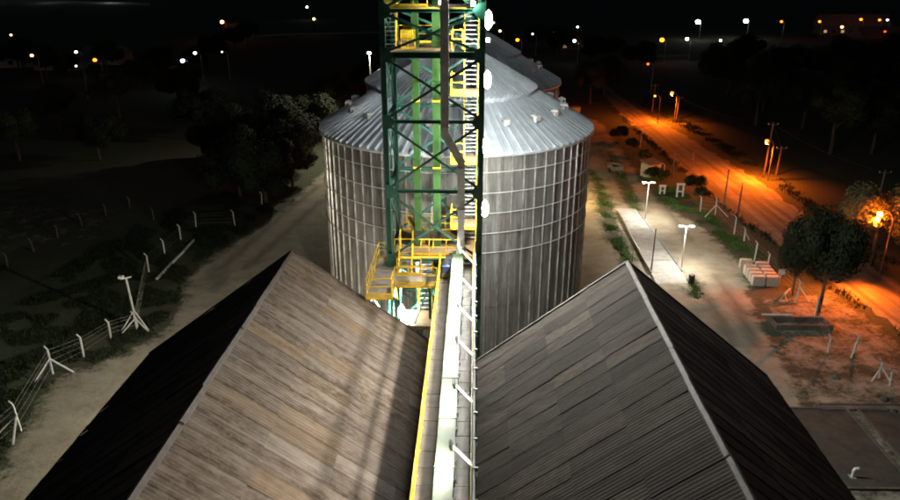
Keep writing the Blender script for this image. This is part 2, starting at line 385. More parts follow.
# ------------------------------------------------------------------ silos
def make_silo(label, c, R, eave, rise, near):
    root = thing('grain_silo', label, 'silo', c, 0, 'grain silos in a row')
    NS = 72
    wall = MB(); wall.lathe((0, 0, 0), [(R - 0.06, 0), (R - 0.06, eave)], 72); wall.smooth = True
    w = wall.build('wall', 'silo_wall', root)
    if near:
        tiers = 12; th = eave / tiers; a = R_(15)
        mb = MB(); mb.lathe((0, 0, 0), [(R + 0.004, 0.012), (R + 0.012, th / 2), (R + 0.004, th - 0.012)], 6, 0.003, a - 0.003)
        vs = mb.v; k = len(vs)
        pm = mb.mesh('wall_panel', M['silo_wall'])
        for t in range(tiers):
            for i in range(24):
                s = 1 + rng.uniform(-0.0012, 0.0012)
                o = link('wall_panel', pm, w, (0, 0, t * th), (0, 0, i * a)); o.scale = (s, s, 1)
    sm = MB()
    for i in range(1): pass
    # open hat section stiffener
    prof = [(R + 0.02, -0.05), (R + 0.13, -0.035), (R + 0.13, 0.035), (R + 0.02, 0.05)]
    zs = [0, eave * 0.33, eave * 0.67, eave - 0.05]
    vs = [(x, y, z) for z in zs for x, y in prof]
    sm.add(vs, [(i * 4 + k, i * 4 + k + 1, i * 4 + k + 5, i * 4 + k + 4) for i in range(3) for k in range(3)])
    if near:
        for z in np.arange(0.4, eave, th):      # bolted splice plates on the stiffener
            sm.box((R + 0.125, -0.055, z - 0.11), (R + 0.150, 0.055, z + 0.11))
    sme = sm.mesh('stiffener', M['stiffener'])
    for i in range(NS if near else 36):
        link('stiffener', sme, root, None, (0, 0, R_((360 / (NS if near else 36)) * i + 2.5)))
    for z in (eave - 1.3 - 1.57 * k for k in range(5 if near else 2)):
        mb = MB(); n = 96
        ring = [(R * 1.0 + 0.19) * Vector((math.cos(2 * math.pi * k / n), math.sin(2 * math.pi * k / n), 0)) + Vector((0, 0, z)) for k in range(n + 1)]
        mb.tube(ring, 0.036, 6, False); mb.smooth = True
        mb.build('wind_ring', 'ring', root)
    # roof: radial panels with standing ribs
    NP = 96
    da = 2 * math.pi / NP; Ro = R + 0.32; r0 = 0.95
    roof = MB(); roof.lathe((0, 0, eave), [(Ro - 0.12, -0.07), (0.60 * R, rise * (1 - 0.60 * R / Ro) - 0.03), (0.60 * R - 0.02, rise * (1 - 0.60 * R / Ro) + 0.28), (r0, rise * (1 - r0 / Ro) + 0.28)], 72)
    roof.smooth = True; rise_ = rise; rf = roof.build('roof', 'silo_roof', root)
    def pr(r, t, dz): return (r * math.cos(t), r * math.sin(t), eave + rise * (1 - r / Ro) + dz)
    cols = [(0, 0.21), (0.17, 0.21), (0.23, 0.02), (0.5, 0.0), (0.87, 0.02), (0.91, 0.05), (0.995, 0.05)]
    rs = 0.60 * R
    for nm, ra, rb, up in (('roof_panel', rs - 0.3, Ro, 0.0), ('upper_roof_panel', r0, rs, 0.34)):
        mb = MB(); vs = []; nc = len(cols)
        for r in (ra, (ra + rb) / 2, rb):
            for f, dz in cols: vs.append(pr(r, f * da, up + dz * (0.55 + 0.45 * r / rb)))
        fs = [(i * nc + k, (i + 1) * nc + k, (i + 1) * nc + k + 1, i * nc + k + 1) for i in range(2) for k in range(nc - 1)]
        b0 = len(vs); vs += [pr(rb, f * da, -0.09 if not up else 0.03) for f, _ in cols]
        fs += [(2 * nc + k, b0 + k, b0 + k + 1, 2 * nc + k + 1) for k in range(nc - 1)]
        mb.add(vs, fs); pm = mb.mesh(nm, M['silo_roof'])
        for i in range(NP): link(nm, pm, rf, None, (rng.uniform(-.0012, .0012), rng.uniform(-.0012, .0012), i * da))
    mb = MB(); mb.lathe((0, 0, eave), [(Ro - 0.02, -0.14), (Ro + 0.05, -0.14), (Ro + 0.05, -0.02)], 96); mb.smooth = True
    mb.build('eave_ring', 'ring', rf)
    mb = MB(); zt = eave + rise * (1 - r0 / Ro) + 0.36; mb.lathe((0, 0, zt), [(r0 + 0.12, -0.05), (r0 + 0.12, 0.22), (0.25, 0.62), (0.25, 0.95), (0.0, 0.97)], 32)
    mb.build('roof_cap', 'ring', rf)
    # gooseneck vents with hoods
    vm = MB(); rr = 0.80 * R; zz = eave + rise * (1 - rr / Ro)
    vm.tube([(rr, 0, zz - 0.1), (rr, 0, zz + 0.42)], 0.17, 10)
    hm = MB(); hm.box((rr - 0.26, -0.26, zz + 0.40), (rr + 0.34, 0.26, zz + 0.52))
    hm.add([(rr - 0.26, -0.26, zz + 0.52), (rr + 0.34, -0.26, zz + 0.52), (rr + 0.34, 0.26, zz + 0.52), (rr - 0.26, 0.26, zz + 0.52), (rr + 0.04, 0, zz + 0.66)], [(0, 1, 4), (1, 2, 4), (2, 3, 4), (3, 0, 4)])
    hm.box((rr + 0.30, -0.26, zz + 0.10), (rr + 0.34, 0.26, zz + 0.40))
    vme, hme = vm.mesh('roof_vent', M['ring']), hm.mesh('vent_hood', M['ring'])
    for i in range(20):
        a = R_(i * 18 + 7)
        v = link('roof_vent', vme, rf, None, (0, 0, a)); link('vent_hood', hme, v)
    fm = MB(); fm.lathe((0, 0, 0), [(R + 0.5, -0.02), (R + 0.5, 0.35), (R - 0.1, 0.35)], 72); fm.build('foundation', 'concrete', root)
    return root
SILO_R, EAVE = 11.4, 18.5
make_silo('nearest and largest corrugated silo, its ribbed wall in view behind the tower', (-1.53, 61.7, 0), SILO_R, EAVE, 6.8, True)
make_silo('rear corrugated silo, only its stepped roof rising behind the nearest one', (-1.44, 87.6, 0), SILO_R, EAVE, 6.8, False)

# ------------------------------------------------------------------ barns
def make_barn(label, rx, yend, ridge, half_in, half_out, eave_in, eave_out, side, style):
    """side = -1: barn left of the gallery (its inner slope faces +x)"""
    root = thing('storage_barn', label, 'barn', (rx, (yend + 6) / 2, 0), 0, 'twin storage barns')
    off = root.location; y0 = 6.0
    for nm, h, ev, sg in (('inner_slope', half_in, eave_in, -side), ('outer_slope', half_out, eave_out, side)):
        top = Vector((rx, 0, ridge)); bot = Vector((rx + sg * h, 0, ev)); d = bot - top; L = d.length; dn = d / L
        nrm = Vector((-dn.z * 1, 0, dn.x)) if dn.x > 0 else Vector((dn.z, 0, -dn.x))
        if nrm.z < 0: nrm = -nrm
        # deck under the sheets
        mb = MB(off); t = nrm * -0.10
        mb.add([Vector((top.x, y0, top.z)) + t, Vector((bot.x, y0, bot.z)) + t, Vector((bot.x, yend, bot.z)) + t, Vector((top.x, yend, top.z)) + t], [(0, 1, 2, 3)])
        slope = mb.build('roof', 'sheet', root); slope['label'] = 'roof slope facing the gallery' if nm == 'inner_slope' else 'roof slope facing away from the gallery, shade put into its colour'
        # sheets
        W = 1.04; rows = 4; rl = L / rows; nseg = 12
        def smesh(k):
            rg = random.Random(k); mb = MB(); vs = []
            ov = 0.16; wob = [rg.uniform(-0.012, 0.012) for _ in range(4)]
            for j, s in enumerate((0.0, 0.5, 1.0)):
                for i in range(nseg + 1):
                    x = i / nseg * W * 1.03; z = 0.013 * math.sin(2 * math.pi * 6 * i / nseg + 0.6) + 0.045 * s + wob[j] + (0.009 if i == nseg else 0)
                    vs.append((s * (rl + ov), x, z))
            n1 = nseg + 1
            for i in range(nseg + 1): x, y, z = vs[2 * n1 + i]; vs.append((x, y, z - 0.05))
            fs = [(j * n1 + i, (j + 1) * n1 + i, (j + 1) * n1 + i + 1, j * n1 + i + 1) for j in range(3) for i in range(nseg)]
            mb.add(vs, fs); return mb.mesh('roof_sheet', M['sheet'])
        ms = [smesh(k) for k in range(4)]
        ax = dn; ay = Vector((0, 1, 0)); az = ax.cross(ay)
        flip = az.z < 0
        if flip: ay = -ay; az = ax.cross(ay)
        ncol = int((yend - y0) / W)
        for c in range(ncol):
            for r in range(rows):
                yy = yend - c * W - (0 if flip else W)
                p = Vector((top.x, yy, top.z)) + dn * (r * rl)
                p += nrm * rng.uniform(0.0, 0.02)
                rot = Matrix((ax, ay, az)).transposed().to_4x4() @ Matrix.Rotation(rng.uniform(-0.004, 0.004), 4, 'Z')
                o = link('roof_sheet', ms[rng.randrange(4)], slope)
                o.matrix_local = Matrix.Translation(p - off) @ rot
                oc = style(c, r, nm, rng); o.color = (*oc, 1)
        # barge board at the far gable
        mb = MB(off); e = Vector((0, yend + 0.06, 0)); q = nrm * 0.07
        mb.bar(Vector((top.x, 0, top.z)) + e + q, Vector((bot.x, 0, bot.z)) + e + q, 0.11, 0.08, nrm); mb.build('barge_board', 'ridge', root)
        # outer / inner side wall
        mb = MB(off); wx = rx + sg * (h - 0.35); mb.box((min(wx, wx - sg * 0.25), y0, 0), (max(wx, wx - sg * 0.25), yend - 0.2, ev - 0.05)); mb.build('side_wall', 'wall', root)
    mb = MB(off); n = int((yend - y0) / 2.4)
    cap = None
    for i in range(n):
        ya = yend + 0.1 - i * 2.4; yb = ya - 2.44
        if cap is None:
            for sg in (-1, 1):
                k = 0.75 * 0.14
                mb.add([(rx, ya, ridge + 0.12), (rx + sg * 0.14, ya, ridge + 0.12 - k), (rx + sg * 0.14, yb, ridge + 0.14 - k), (rx, yb, ridge + 0.14)], [(0, 1, 2, 3)])
                mb.add([(rx + sg * 0.14, ya, ridge + 0.12 - k), (rx + sg * 0.14, ya, ridge + 0.06 - k), (rx + sg * 0.14, yb, ridge + 0.08 - k), (rx + sg * 0.14, yb, ridge + 0.14 - k)], [(0, 1, 2, 3)])
            cap = mb.mesh('ridge_cap', M['ridge']); link('ridge_cap', cap, root)
        else:
            link('ridge_cap', cap, root, (rng.uniform(-.03, .03), -i * 2.4, rng.uniform(-.02, .02)))
    mb = MB(off); yw = yend - 0.3
    xa, xb = rx - (half_out if side < 0 else half_in) + 0.4, rx + (half_in if side < 0 else half_out) - 0.4
    mb.add([(xa, yw, 0), (xb, yw, 0), (xb, yw, 8.8), (rx, yw, ridge - 0.3), (xa, yw, 8.8)], [(4, 3, 2, 1, 0)]); mb.build('gable_wall', 'wall', root)
    return root
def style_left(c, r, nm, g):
    if nm == 'outer_slope': return (0, 0, g.uniform(0.5, 0.9))  # outer slope darkened in colour to stand in for missing lamp light
    ochre = {(3, 1), (7, 1), (8, 0), (12, 1), (13, 0), (13, 1), (16, 1)}
    if nm == 'inner_slope' and (c, r) in ochre: return (g.uniform(0.3, 0.5), 0, 0)
    x = g.random()
    if x < 0.10: return (g.uniform(0.1, 0.22), 0, 0)
    if x < 0.24: return (0, g.uniform(0.1, 0.4), 0)
    return (0, 0, g.uniform(0, 0.15))
def style_right(c, r, nm, g):  # darker sheet colours stand in for weaker light on this barn
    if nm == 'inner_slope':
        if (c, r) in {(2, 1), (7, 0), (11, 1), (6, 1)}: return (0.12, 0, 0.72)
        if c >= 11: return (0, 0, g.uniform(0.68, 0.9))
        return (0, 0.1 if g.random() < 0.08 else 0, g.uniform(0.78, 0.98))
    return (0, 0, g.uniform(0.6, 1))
RL, RR = PY(292, 252, 37.9), PY(628, 263, 36.4)
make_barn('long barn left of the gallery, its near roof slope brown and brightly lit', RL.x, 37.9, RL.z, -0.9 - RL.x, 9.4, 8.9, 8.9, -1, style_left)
make_barn('long barn right of the gallery, its near roof slope coloured darker as if dimly lit', RR.x, 36.4, RR.z, RR.x + 0.25, 8.6, 9.2, 9.0, 1, style_right)

# ------------------------------------------------------------------ gallery walkway, conveyor
GZ = 13.5; GY0, GY1 = 2.0, 42.6
gal = thing('gallery_walkway', 'long steel catwalk with yellow handrail running between the barn roofs to the tower', 'walkway', (-0.95, 20, 0))
go = gal.location
XL0, XL1, XR0, XR1 = -1.97, -1.22, -0.62, 0.04
pm1 = MB(); pm1.box((XL0, -0.485, GZ - 0.05), (XL1 + 0.10, 0.485, GZ)); pm1 = MB.mesh(pm1, 'floor_panel', M['grating'])
pm2 = MB(); pm2.box((XR0 - 0.10, -0.485, GZ - 0.05), (XR1, 0.485, GZ)); pm2 = MB.mesh(pm2, 'floor_panel', M['grating'])
for i in range(int(GY1 - GY0)):
    for p in (pm1, pm2):
        link('floor_panel', p, gal, (0.95, GY0 + 0.5 + i - 20, rng.uniform(0, 0.012)))
for x in (XL0 - 0.03, XR1 + 0.03):
    MB(go).bar((x, GY0, GZ - 0.16), (x, GY1, GZ - 0.16), 0.06, 0.24).build('edge_beam', 'yellow' if x < -1 else 'steel', gal)
def railing(root, pts, m='yellow', h=1.08, step=1.5, off=(0, 0, 0), toe=True, r=0.026):
    pts = [Vector(p) for p in pts]
    Z = Vector((0, 0, 1))
    for nm, hh in (('handrail', h), ('mid_rail', h * 0.52)):
        mb = MB(off); mb.tube([p + Z * hh for p in pts], r, 6); mb.build(nm, m, root)
    if toe:
        mb = MB(off)
        for a, b in zip(pts[:-1], pts[1:]): mb.bar(a + Z * 0.09, b + Z * 0.09, 0.012, 0.14)
        mb.build('toe_board', m, root)
    first = None
    for i, (a, b) in enumerate(zip(pts[:-1], pts[1:])):
        n = max(1, round((b - a).length / step))
        for k in range(n + (1 if i == len(pts) - 2 else 0)):
            p = a.lerp(b, k / n)
            if first is None:
                mb = MB(off); mb.box(p - Vector((0.025, 0.025, 0)), p + Vector((0.025, 0.025, h))); mb.box(p - Vector((0.05, 0.05, 0)), p + Vector((0.05, 0.05, 0.02)))
                first = (mb.mesh('rail_post', M[m]), p); link('rail_post', first[0], root)
            else: link('rail_post', first[0], root, p - first[1])
railing(gal, [(XL0, GY0, GZ), (XL0, 41.0, GZ)], off=go, r=0.034)
railing(gal, [(XR1, GY0, GZ), (XR1, 41.6, GZ)], off=go, toe=False, r=0.022)
MB(go).tube([(XR1 + 0.10, GY0, GZ + 0.95), (XR1 + 0.10, 41.6, GZ + 0.95)], 0.045, 8).build('conduit', 'white', gal)
cb = MB(go); pts = []
k = 0
for i in range(int((41 - GY0) / 0.2)):
    y = GY0 + i * 0.2; ph = (y % 1.7) / 1.7
    pts.append((XR1 + 0.19 + 0.03 * math.sin(y * 3.1), y, GZ + 0.92 - 0.30 * (1 - (2 * ph - 1) ** 2)))
cb.tube(pts, 0.018, 5); cb.build('hanging_cable', 'black', gal)
cl = MB(); cl.box((XR1 + 0.07, -0.03, GZ + 0.86), (XR1 + 0.24, 0.03, GZ + 1.03)); cl = cl.mesh('cable_clip', M['steel'])
for i in range(23): link('cable_clip', cl, gal, (0.95, GY0 + 0.1 + i * 1.7 - 20, 0))
for y in (9, 15, 21, 27, 33, 38.8):      # trestle frames standing in the valley
    mb = MB(go)
    for x in (-1.75, -0.10): mb.bar((x, y, 0), (x, y, GZ - 0.30), 0.16)
    mb.bar((-2.0, y, GZ - 0.36), (0.10, y, GZ - 0.36), 0.16); mb.bar((-1.75, y, 9.4), (-0.1, y, GZ - 0.5), 0.07)
    mb.build('trestle', 'green', gal)

con = thing('drag_conveyor', 'pale green enclosed drag conveyor running along the gallery floor', 'conveyor', (-0.92, 20, GZ))
co = con.location; CX0, CX1, CZ = -1.22, -0.60, GZ + 0.92
mb = MB(co); mb.box((CX0 + 0.02, GY0, GZ + 0.06), (CX1 - 0.02, 41.9, CZ - 0.04)); mb.build('trough', 'casing', con)
lm = MB(); lm.box((CX0 - 0.03 - co.x, -1.47, CZ - 0.04 - GZ), (CX1 + 0.03 - co.x, 1.47, CZ - GZ)); lm = lm.mesh('lid', M['casing'])
fl = MB(); fl.box((CX0 - 0.06 - co.x, 1.475, 0.05), (CX1 + 0.06 - co.x, 1.525, CZ + 0.025 - GZ)); fl = fl.mesh('flange', M['casing'])
hd = MB(); hx = CX1 - co.x; hz = CZ - GZ
hd.bar((hx + 0.02, 0, hz - 0.14), (hx + 0.075, 0, hz - 0.14), 0.04); hd.bar((hx + 0.09, 0, hz - 0.30), (hx + 0.09, 0, hz - 0.05), 0.035)
hd = hd.mesh('latch', M['steel'])
for i in range(13):
    y = 40.4 - i * 3.0 - 20
    l = link('lid', lm, con, (0, y, rng.uniform(0, 0.006))); link('flange', fl, con, (0, y, 0))
    for dy in (-1.0, 0.0, 1.0): link('latch', hd, l, (0, dy, 0))
mot = thing('conveyor_motor', 'dark gear motor with a blue cover on the catwalk at the tower end', 'motor', (-1.55, 40.3, GZ))
mb = MB(); mb.tube([(-0.05, -0.55, 0.62), (-0.05, -0.50, 0.62), (-0.05, 0.25, 0.62), (-0.05, 0.3, 0.62)], [0.20, 0.27, 0.27, 0.2], 14)
for k in range(7): mb.tube([(-0.05, -0.4 + k * 0.09, 0.62), (-0.05, -0.37 + k * 0.09, 0.62)], 0.30, 14)
mb.build('motor_body', 'motor', mot)
MB().box((-0.25, -0.66, 0.36), (0.16, -0.52, 0.80)).build('fan_cover', 'motor_blue', mot)
MB().box((-0.1, 0.3, 0.35), (0.36, 0.75, 1.0)).build('gearbox', 'motor', mot)
MB().box((-0.32, -0.5, 0.0), (0.24, 0.6, 0.30)).build('mount', 'steel', mot)

# gallery lamps
def gallery_lamp(i, y):
    o = thing('gallery_lamp', f'{ORD[i]} slanting white lamp arm along the gallery, counted from the tower', 'lamp', (XR1, y, GZ), 0, 'lamp arms along the gallery')
    a, b = Vector((0.02, 0, 1.0)), Vector((-0.62, 0, 1.74)); d = (b - a).normalized(); n = Vector((-d.z, 0, d.x)); q = Vector((0, 1, 0))
    MB().bar(a, b, 0.085, 0.06, n).build('arm', 'white', o)
    for sg in (-1, 1): MB().bar(a + q * sg * .052, b + q * sg * .052, 0.014, 0.055, n).build('arm_glow_strip', 'lamp_glow', o)  # glow added along the arm sides so the arm looks white
    h = b + Vector((-0.10, 0, 0.06)); t = Vector((-0.95, 0, -0.31)).normalized(); w = q.cross(t).normalized()
    MB().bar(h - t * 0.05, h + t * 0.05, 0.34, 0.24, w).build('lamp_head', 'white', o)
    c = h + t * 0.054
    MB().add([c - q * .15 - w * .1, c + q * .15 - w * .1, c + q * .15 + w * .1, c - q * .15 + w * .1], [(0, 1, 2, 3)]).build('light_panel', 'lamp_gallery', o)
    MB().bar((0.02, 0, 0.3), (0.02, 0, 1.0), 0.05).build('bracket', 'white', o)
for i, y in enumerate((39.8, 35.9, 32.2, 28.8, 25.0, 21.0, 17.0, 13.0, 9.0)): gallery_lamp(i, y)

# ------------------------------------------------------------------ tower
TY0, TY1 = 42.0, 47.3
TXL, TXR = PY(389.6, 250, TY0).x, PY(479.3, 250, TY0).x
tw = thing('elevator_tower', 'tall dark green steel lattice tower standing in front of the silos', 'tower', ((TXL + TXR) / 2, 44.6, 0))
to = tw.location
LEV = [4.6, 9.2, 13.75, 18.3, 22.57, 26.4, 28.8, 31.6]; TOP = 33.0
def ibar(mb, a, b, w, t=0.03):      # rolled H section: two flanges and a web
    a, b = Vector(a), Vector(b); d = (b - a).normalized(); up = Vector((0, 0, 1)) if abs(d.z) < 0.9 else Vector((1, 0, 0))
    x = d.cross(up).normalized(); y = x.cross(d)
    for s in (-1, 1): mb.bar(a + y * s * (w / 2 - t / 2), b + y * s * (w / 2 - t / 2), w, t, y)
    mb.bar(a, b, t, w - 2 * t - 0.004, y)
for x in (TXL, TXR):
    for y in (TY0, TY1):
        mb = MB(to); ibar(mb, (x, y, 0), (x, y, TOP), 0.32); mb.build('leg', 'green', tw)
for z in LEV:
    big = z in (26.4,)
    w = 0.34 if big else 0.2
    for y in (TY0, TY1):
        mb = MB(to); ibar(mb, (TXL + 0.17, y, z), (TXR - 0.17, y, z), w); mb.build('beam', 'green', tw)
    for x in (TXL, TXR):
        mb = MB(to); ibar(mb, (x, TY0 + 0.17, z), (x, TY1 - 0.17, z), 0.2); mb.build('beam', 'green', tw)
lo = [0] + LEV
for a, b in zip(lo[:-1], lo[1:]):
    for y, e in ((TY0, -0.03), (TY1, 0.03)):
        for sx in (0, 1):
            x0, x1 = (TXL, TXR) if sx == 0 else (TXR, TXL)
            yy = y + e + (0.07 if sx else -0.07)
            mb = MB(to); mb.bar((x0, yy, a + 0.12), (x1, yy, b - 0.12), 0.15, 0.05, (0, 1, 0)); mb.build('brace', 'green', tw)
    for x in (TXL, TXR):
        mb = MB(to); mb.bar((x, TY0, a + 0.12), (x, TY1, b - 0.12), 0.13, 0.05, (1, 0, 0)); mb.build('brace', 'green', tw)
        mb = MB(to); mb.bar((x + 0.1, TY1, a + 0.12), (x + 0.1, TY0, b - 0.12), 0.13, 0.05, (1, 0, 0)); mb.build('brace', 'green', tw)
for z in LEV:
    for x, s in ((TXL, 1), (TXR, -1)):
        mb = MB(to); y = TY0 - 0.19
        mb.add([(x - s * 0.16, y, z - 0.5), (x + s * 0.30, y, z - 0.38), (x + s * 0.62, y, z), (x + s * 0.30, y, z + 0.38), (x - s * 0.16, y, z + 0.5)], [(0, 1, 2, 3, 4) if s > 0 else (4, 3, 2, 1, 0)])
        v = mb.v; n = len(v); mb.v += [(p[0], p[1] + 0.025, p[2]) for p in v]; mb.f += [tuple(reversed([i + n for i in mb.f[0]]))] + [(i, (i + 1) % n, (i + 1) % n + n, i + n) for i in range(n)]
        mb.build('gusset_plate', 'green', tw)
# main platform across the tower at gallery height, with the side landing and stairs
def floor(x0, y0, x1, y1, z, m='brown', nm='platform', joist='yellow'):
    p = MB(to); p.box((x0, y0, z - 0.05), (x1, y1, z)); pl = p.build(nm, m, tw)
    e = MB(to)
    for a, b in (((x0, y0), (x1, y0)), ((x1, y0), (x1, y1)), ((x1, y1), (x0, y1)), ((x0, y1), (x0, y0))):
        e.bar((*a, z - 0.13), (*b, z - 0.13), 0.07, 0.20)
    e.build('edge_channel', joist, pl); return pl
PZ1 = 13.95
floor(TXL + 0.3, TY0 + 0.25, TXR - 0.3, TY1 - 0.3, PZ1)
railing(tw, [(TXL + 0.3, TY0 + 0.3, PZ1), (TXR - 1.0, TY0 + 0.3, PZ1)], off=to, step=1.0, r=0.032)
railing(tw, [(TXL + 0.4, TY1 - 0.4, PZ1), (TXR - 0.4, TY1 - 0.4, PZ1)], off=to, step=1.0)
LX0 = PY(371, 297, 37.6).x
LX0 = -6.15
LZ = 13.3
floor(LX0, 37.5, LX0 + 1.5, 43.4, LZ, 'landing')
railing(tw, [(LX0 + 1.5, 37.55, LZ), (LX0 + 0.04, 37.55, LZ), (LX0 + 0.04, 43.3, LZ), (LX0 + 0.6, 43.3, LZ)], off=to, step=1.2, r=0.034)
railing(tw, [(LX0 + 1.46, 37.6, LZ), (LX0 + 1.46, 38.6, LZ)], off=to, step=1.0, r=0.034)
floor(LX0 + 1.5, 39.2, XL0 - 0.1, 40.7, LZ, 'landing')
railing(tw, [(LX0 + 1.5, 39.25, LZ), (XL0 - 0.15, 39.25, LZ)], off=to, step=1.0, r=0.034)
railing(tw, [(LX0 + 1.5, 40.65, LZ), (XL0 - 1.2, 40.65, LZ)], off=to, step=1.0, r=0.034)
for x, y in ((LX0 + 0.1, 38.4), (LX0 + 1.4, 38.4), (LX0 + 0.1, 43.2), (LX0 + 1.4, 43.2), (-2.6, 40.0)):
    MB(to).bar((x, y, 0), (x, y, LZ - 0.15), 0.16).build('landing_post', 'green', tw)
for a, b in (((LX0 + 0.1, 38.4), (LX0 + 1.4, 43.2)), ((LX0 + 1.4, 38.4), (-2.6, 40.0))):
    for z0, z1 in ((7.5, 12.9), (12.9, 7.5)):
        MB(to).bar((*a, z0), (*b, z1), 0.1, 0.06).build('brace', 'green', tw)
def stair(p0, p1, width, m='yellow', tread='steel', rail=True, n=None):
    """flight from p0 up to p1, treads across horizontally"""
    p0, p1 = Vector(p0), Vector(p1); d = p1 - p0; hd_ = Vector((d.x, d.y, 0)).normalized(); sd = Vector((hd_.y, -hd_.x, 0))
    st = MB(to)
    for s in (-1, 1): st.bar(p0 + sd * s * width / 2, p1 + sd * s * width / 2, 0.05, 0.20)
    fl_ = st.build('stair_flight', m, tw); n = n or int(d.z / 0.23); tm = None
    for i in range(1, n):
        q = p0.lerp(p1, i / n)
        if tm is None:
            t = MB(); t.bar(-sd * (width / 2 - 0.03), sd * (width / 2 - 0.03), 0.24, 0.04); tm = t.mesh('tread', M[tread])
        link('tread', tm, fl_, q - to)
    if rail:
        for s in (-1, 1):
            r_ = MB(to); a, b = p0 + sd * s * width / 2, p1 + sd * s * width / 2; Z = Vector((0, 0, 1.0))
            r_.tube([a, a + Z, b + Z, b], 0.03, 6); r_.tube([a + Z * 0.5, b + Z * 0.5], 0.022, 6)
            for t in (0.33, 0.67): r_.tube([a.lerp(b, t), a.lerp(b, t) + Z], 0.022, 6)
            r_.build('stair_rail', m, fl_)
stair((LX0 + 0.75, 43.3, 10.4), (LX0 + 0.75, 41.0, LZ - 0.02), 0.0001 + 0.9, rail=False)
stair((-4.2, 41.2, LZ), (-4.2, 42.6, PZ1 + 0.6), 0.8)
stair((-3.0, 41.0, 10.2), (-3.0, 44.2, 13.6), 0.8)
stair((-3.2, 44.8, PZ1), (-4.3, 44.8, PZ1 + 1.6), 0.8)
floor(-4.4, 39.0, -2.3, 41.2, 10.6, 'brown', joist='brown')
# internal landings and ladders on the right half of the tower
LX, RX = PY(451, 150, 44).x, TXR - 0.25
lands = (15.6, 19.9, 24.1)
for z in lands:
    floor(LX, 43.3, RX, 44.7, z, 'brown')
    railing(tw, [(LX + 0.03, 44.6, z), (LX + 0.03, 43.35, z), (LX + 0.85, 43.35, z)], off=to, step=0.8, r=0.03)
sx = (PY(464, 120, 44).x + PY(477, 120, 44).x) / 2
zz = [PZ1, 15.6, 19.9, 24.1, 26.4]
for a, b in zip(zz[:-1], zz[1:]): stair((sx, 44.9, a), (sx, 46.2, b), 0.84, tread='steel')
stair((sx, 44.9, 26.5), (sx, 46.2, 28.8), 0.84, tread='steel')
# upper floors
floor(TXL + 0.35, TY0 + 0.3, -1.3, TY1 - 0.3, 26.6, 'brown', joist='brown')
railing(tw, [(TXL + 0.4, TY1 - 0.5, 26.6), (-1.4, TY1 - 0.5, 26.6)], off=to, step=1.0)
railing(tw, [(-1.35, TY0 + 1.4, 26.6), (RX - 0.9, TY0 + 1.4, 26.6)], off=to, step=0.8, toe=False)
floor(TXL + 0.2, TY0 + 0.2, TXR - 0.2, TY1 - 1.8, 29.0, 'grating')
railing(tw, [(TXL + 0.2, TY1 - 1.9, 29.0), (TXL + 0.2, TY0 + 0.2, 29.0), (-2.7, TY0 + 0.2, 29.0)], off=to, step=0.9, r=0.035)
stair((-5.0, 43.0, 26.65), (-5.0, 44.3, 29.0), 0.8, tread='steel')
railing(tw, [(-4.3, 43.0, 26.6), (-3.5, 43.0, 26.6)], off=to, step=0.4)
gm = thing('elevator_drive', 'orange yellow gear drive on the upper tower floor', 'gear drive', (-4.05, 44.2, 26.6))
mb = MB(); mb.tube([(-0.4, -0.3, 0.75), (-0.35, -0.3, 0.75), (0.35, -0.3, 0.75), (0.4, -0.3, 0.75)], [0.2, 0.3, 0.3, 0.2], 12); mb.build('motor_body', 'yellow', gm)
MB().box((-0.5, -0.7, 0), (0.5, 0.3, 0.45)).build('base_frame', 'brown', gm)
MB().box((-0.25, 0.02, 0.45), (0.35, 0.5, 1.25)).build('gearbox', 'yellow', gm)

# twin bucket elevators inside the tower
for i, (u0, u1, lab) in enumerate(((413.8, 420.4, 'left'), (433.2, 440.4, 'right'))):
    xa, xb = PY(u0, 150, 44.2).x, PY(u1, 150, 44.2).x
    el = thing('bucket_elevator', f'light green vertical elevator casing inside the tower, the {lab} one of two', 'elevator', ((xa + xb) / 2, 44.2, 0), 0, 'elevator casings')
    eo = el.location
    zs = [0.6 + 2.4 * k for k in range(14)]; cm = None
    for k, z in enumerate(zs):
        if cm is None:
            mb = MB(); mb.box((xa - eo.x, -0.3, 0), (xb - eo.x, 0.3, 2.36)); mb.box((xa - eo.x - 0.05, -0.35, 2.30), (xb - eo.x + 0.05, 0.35, 2.395)); cm = mb.mesh('trunk_section', M['green_light'])
        link('trunk_section', cm, el, (0, 0, z))
    mb = MB(); mb.box((xa - eo.x - 0.2, -0.5, 0), (xb - eo.x + 0.2, 0.5, 0.6)); mb.build('boot', 'green_light', el)
    MB().box((xa - eo.x - 0.015, -0.36, 14.5), (xb - eo.x + 0.5 * (1 - i), -0.31, 15.0)).build('inspection_door', 'black', el)
    for z in (19.2, 23.4): MB().box((xa - eo.x - 0.02, -0.34, z), (xb - eo.x + 0.02, 0.34, z + 0.12)).build('tie_collar', 'yellow', el)
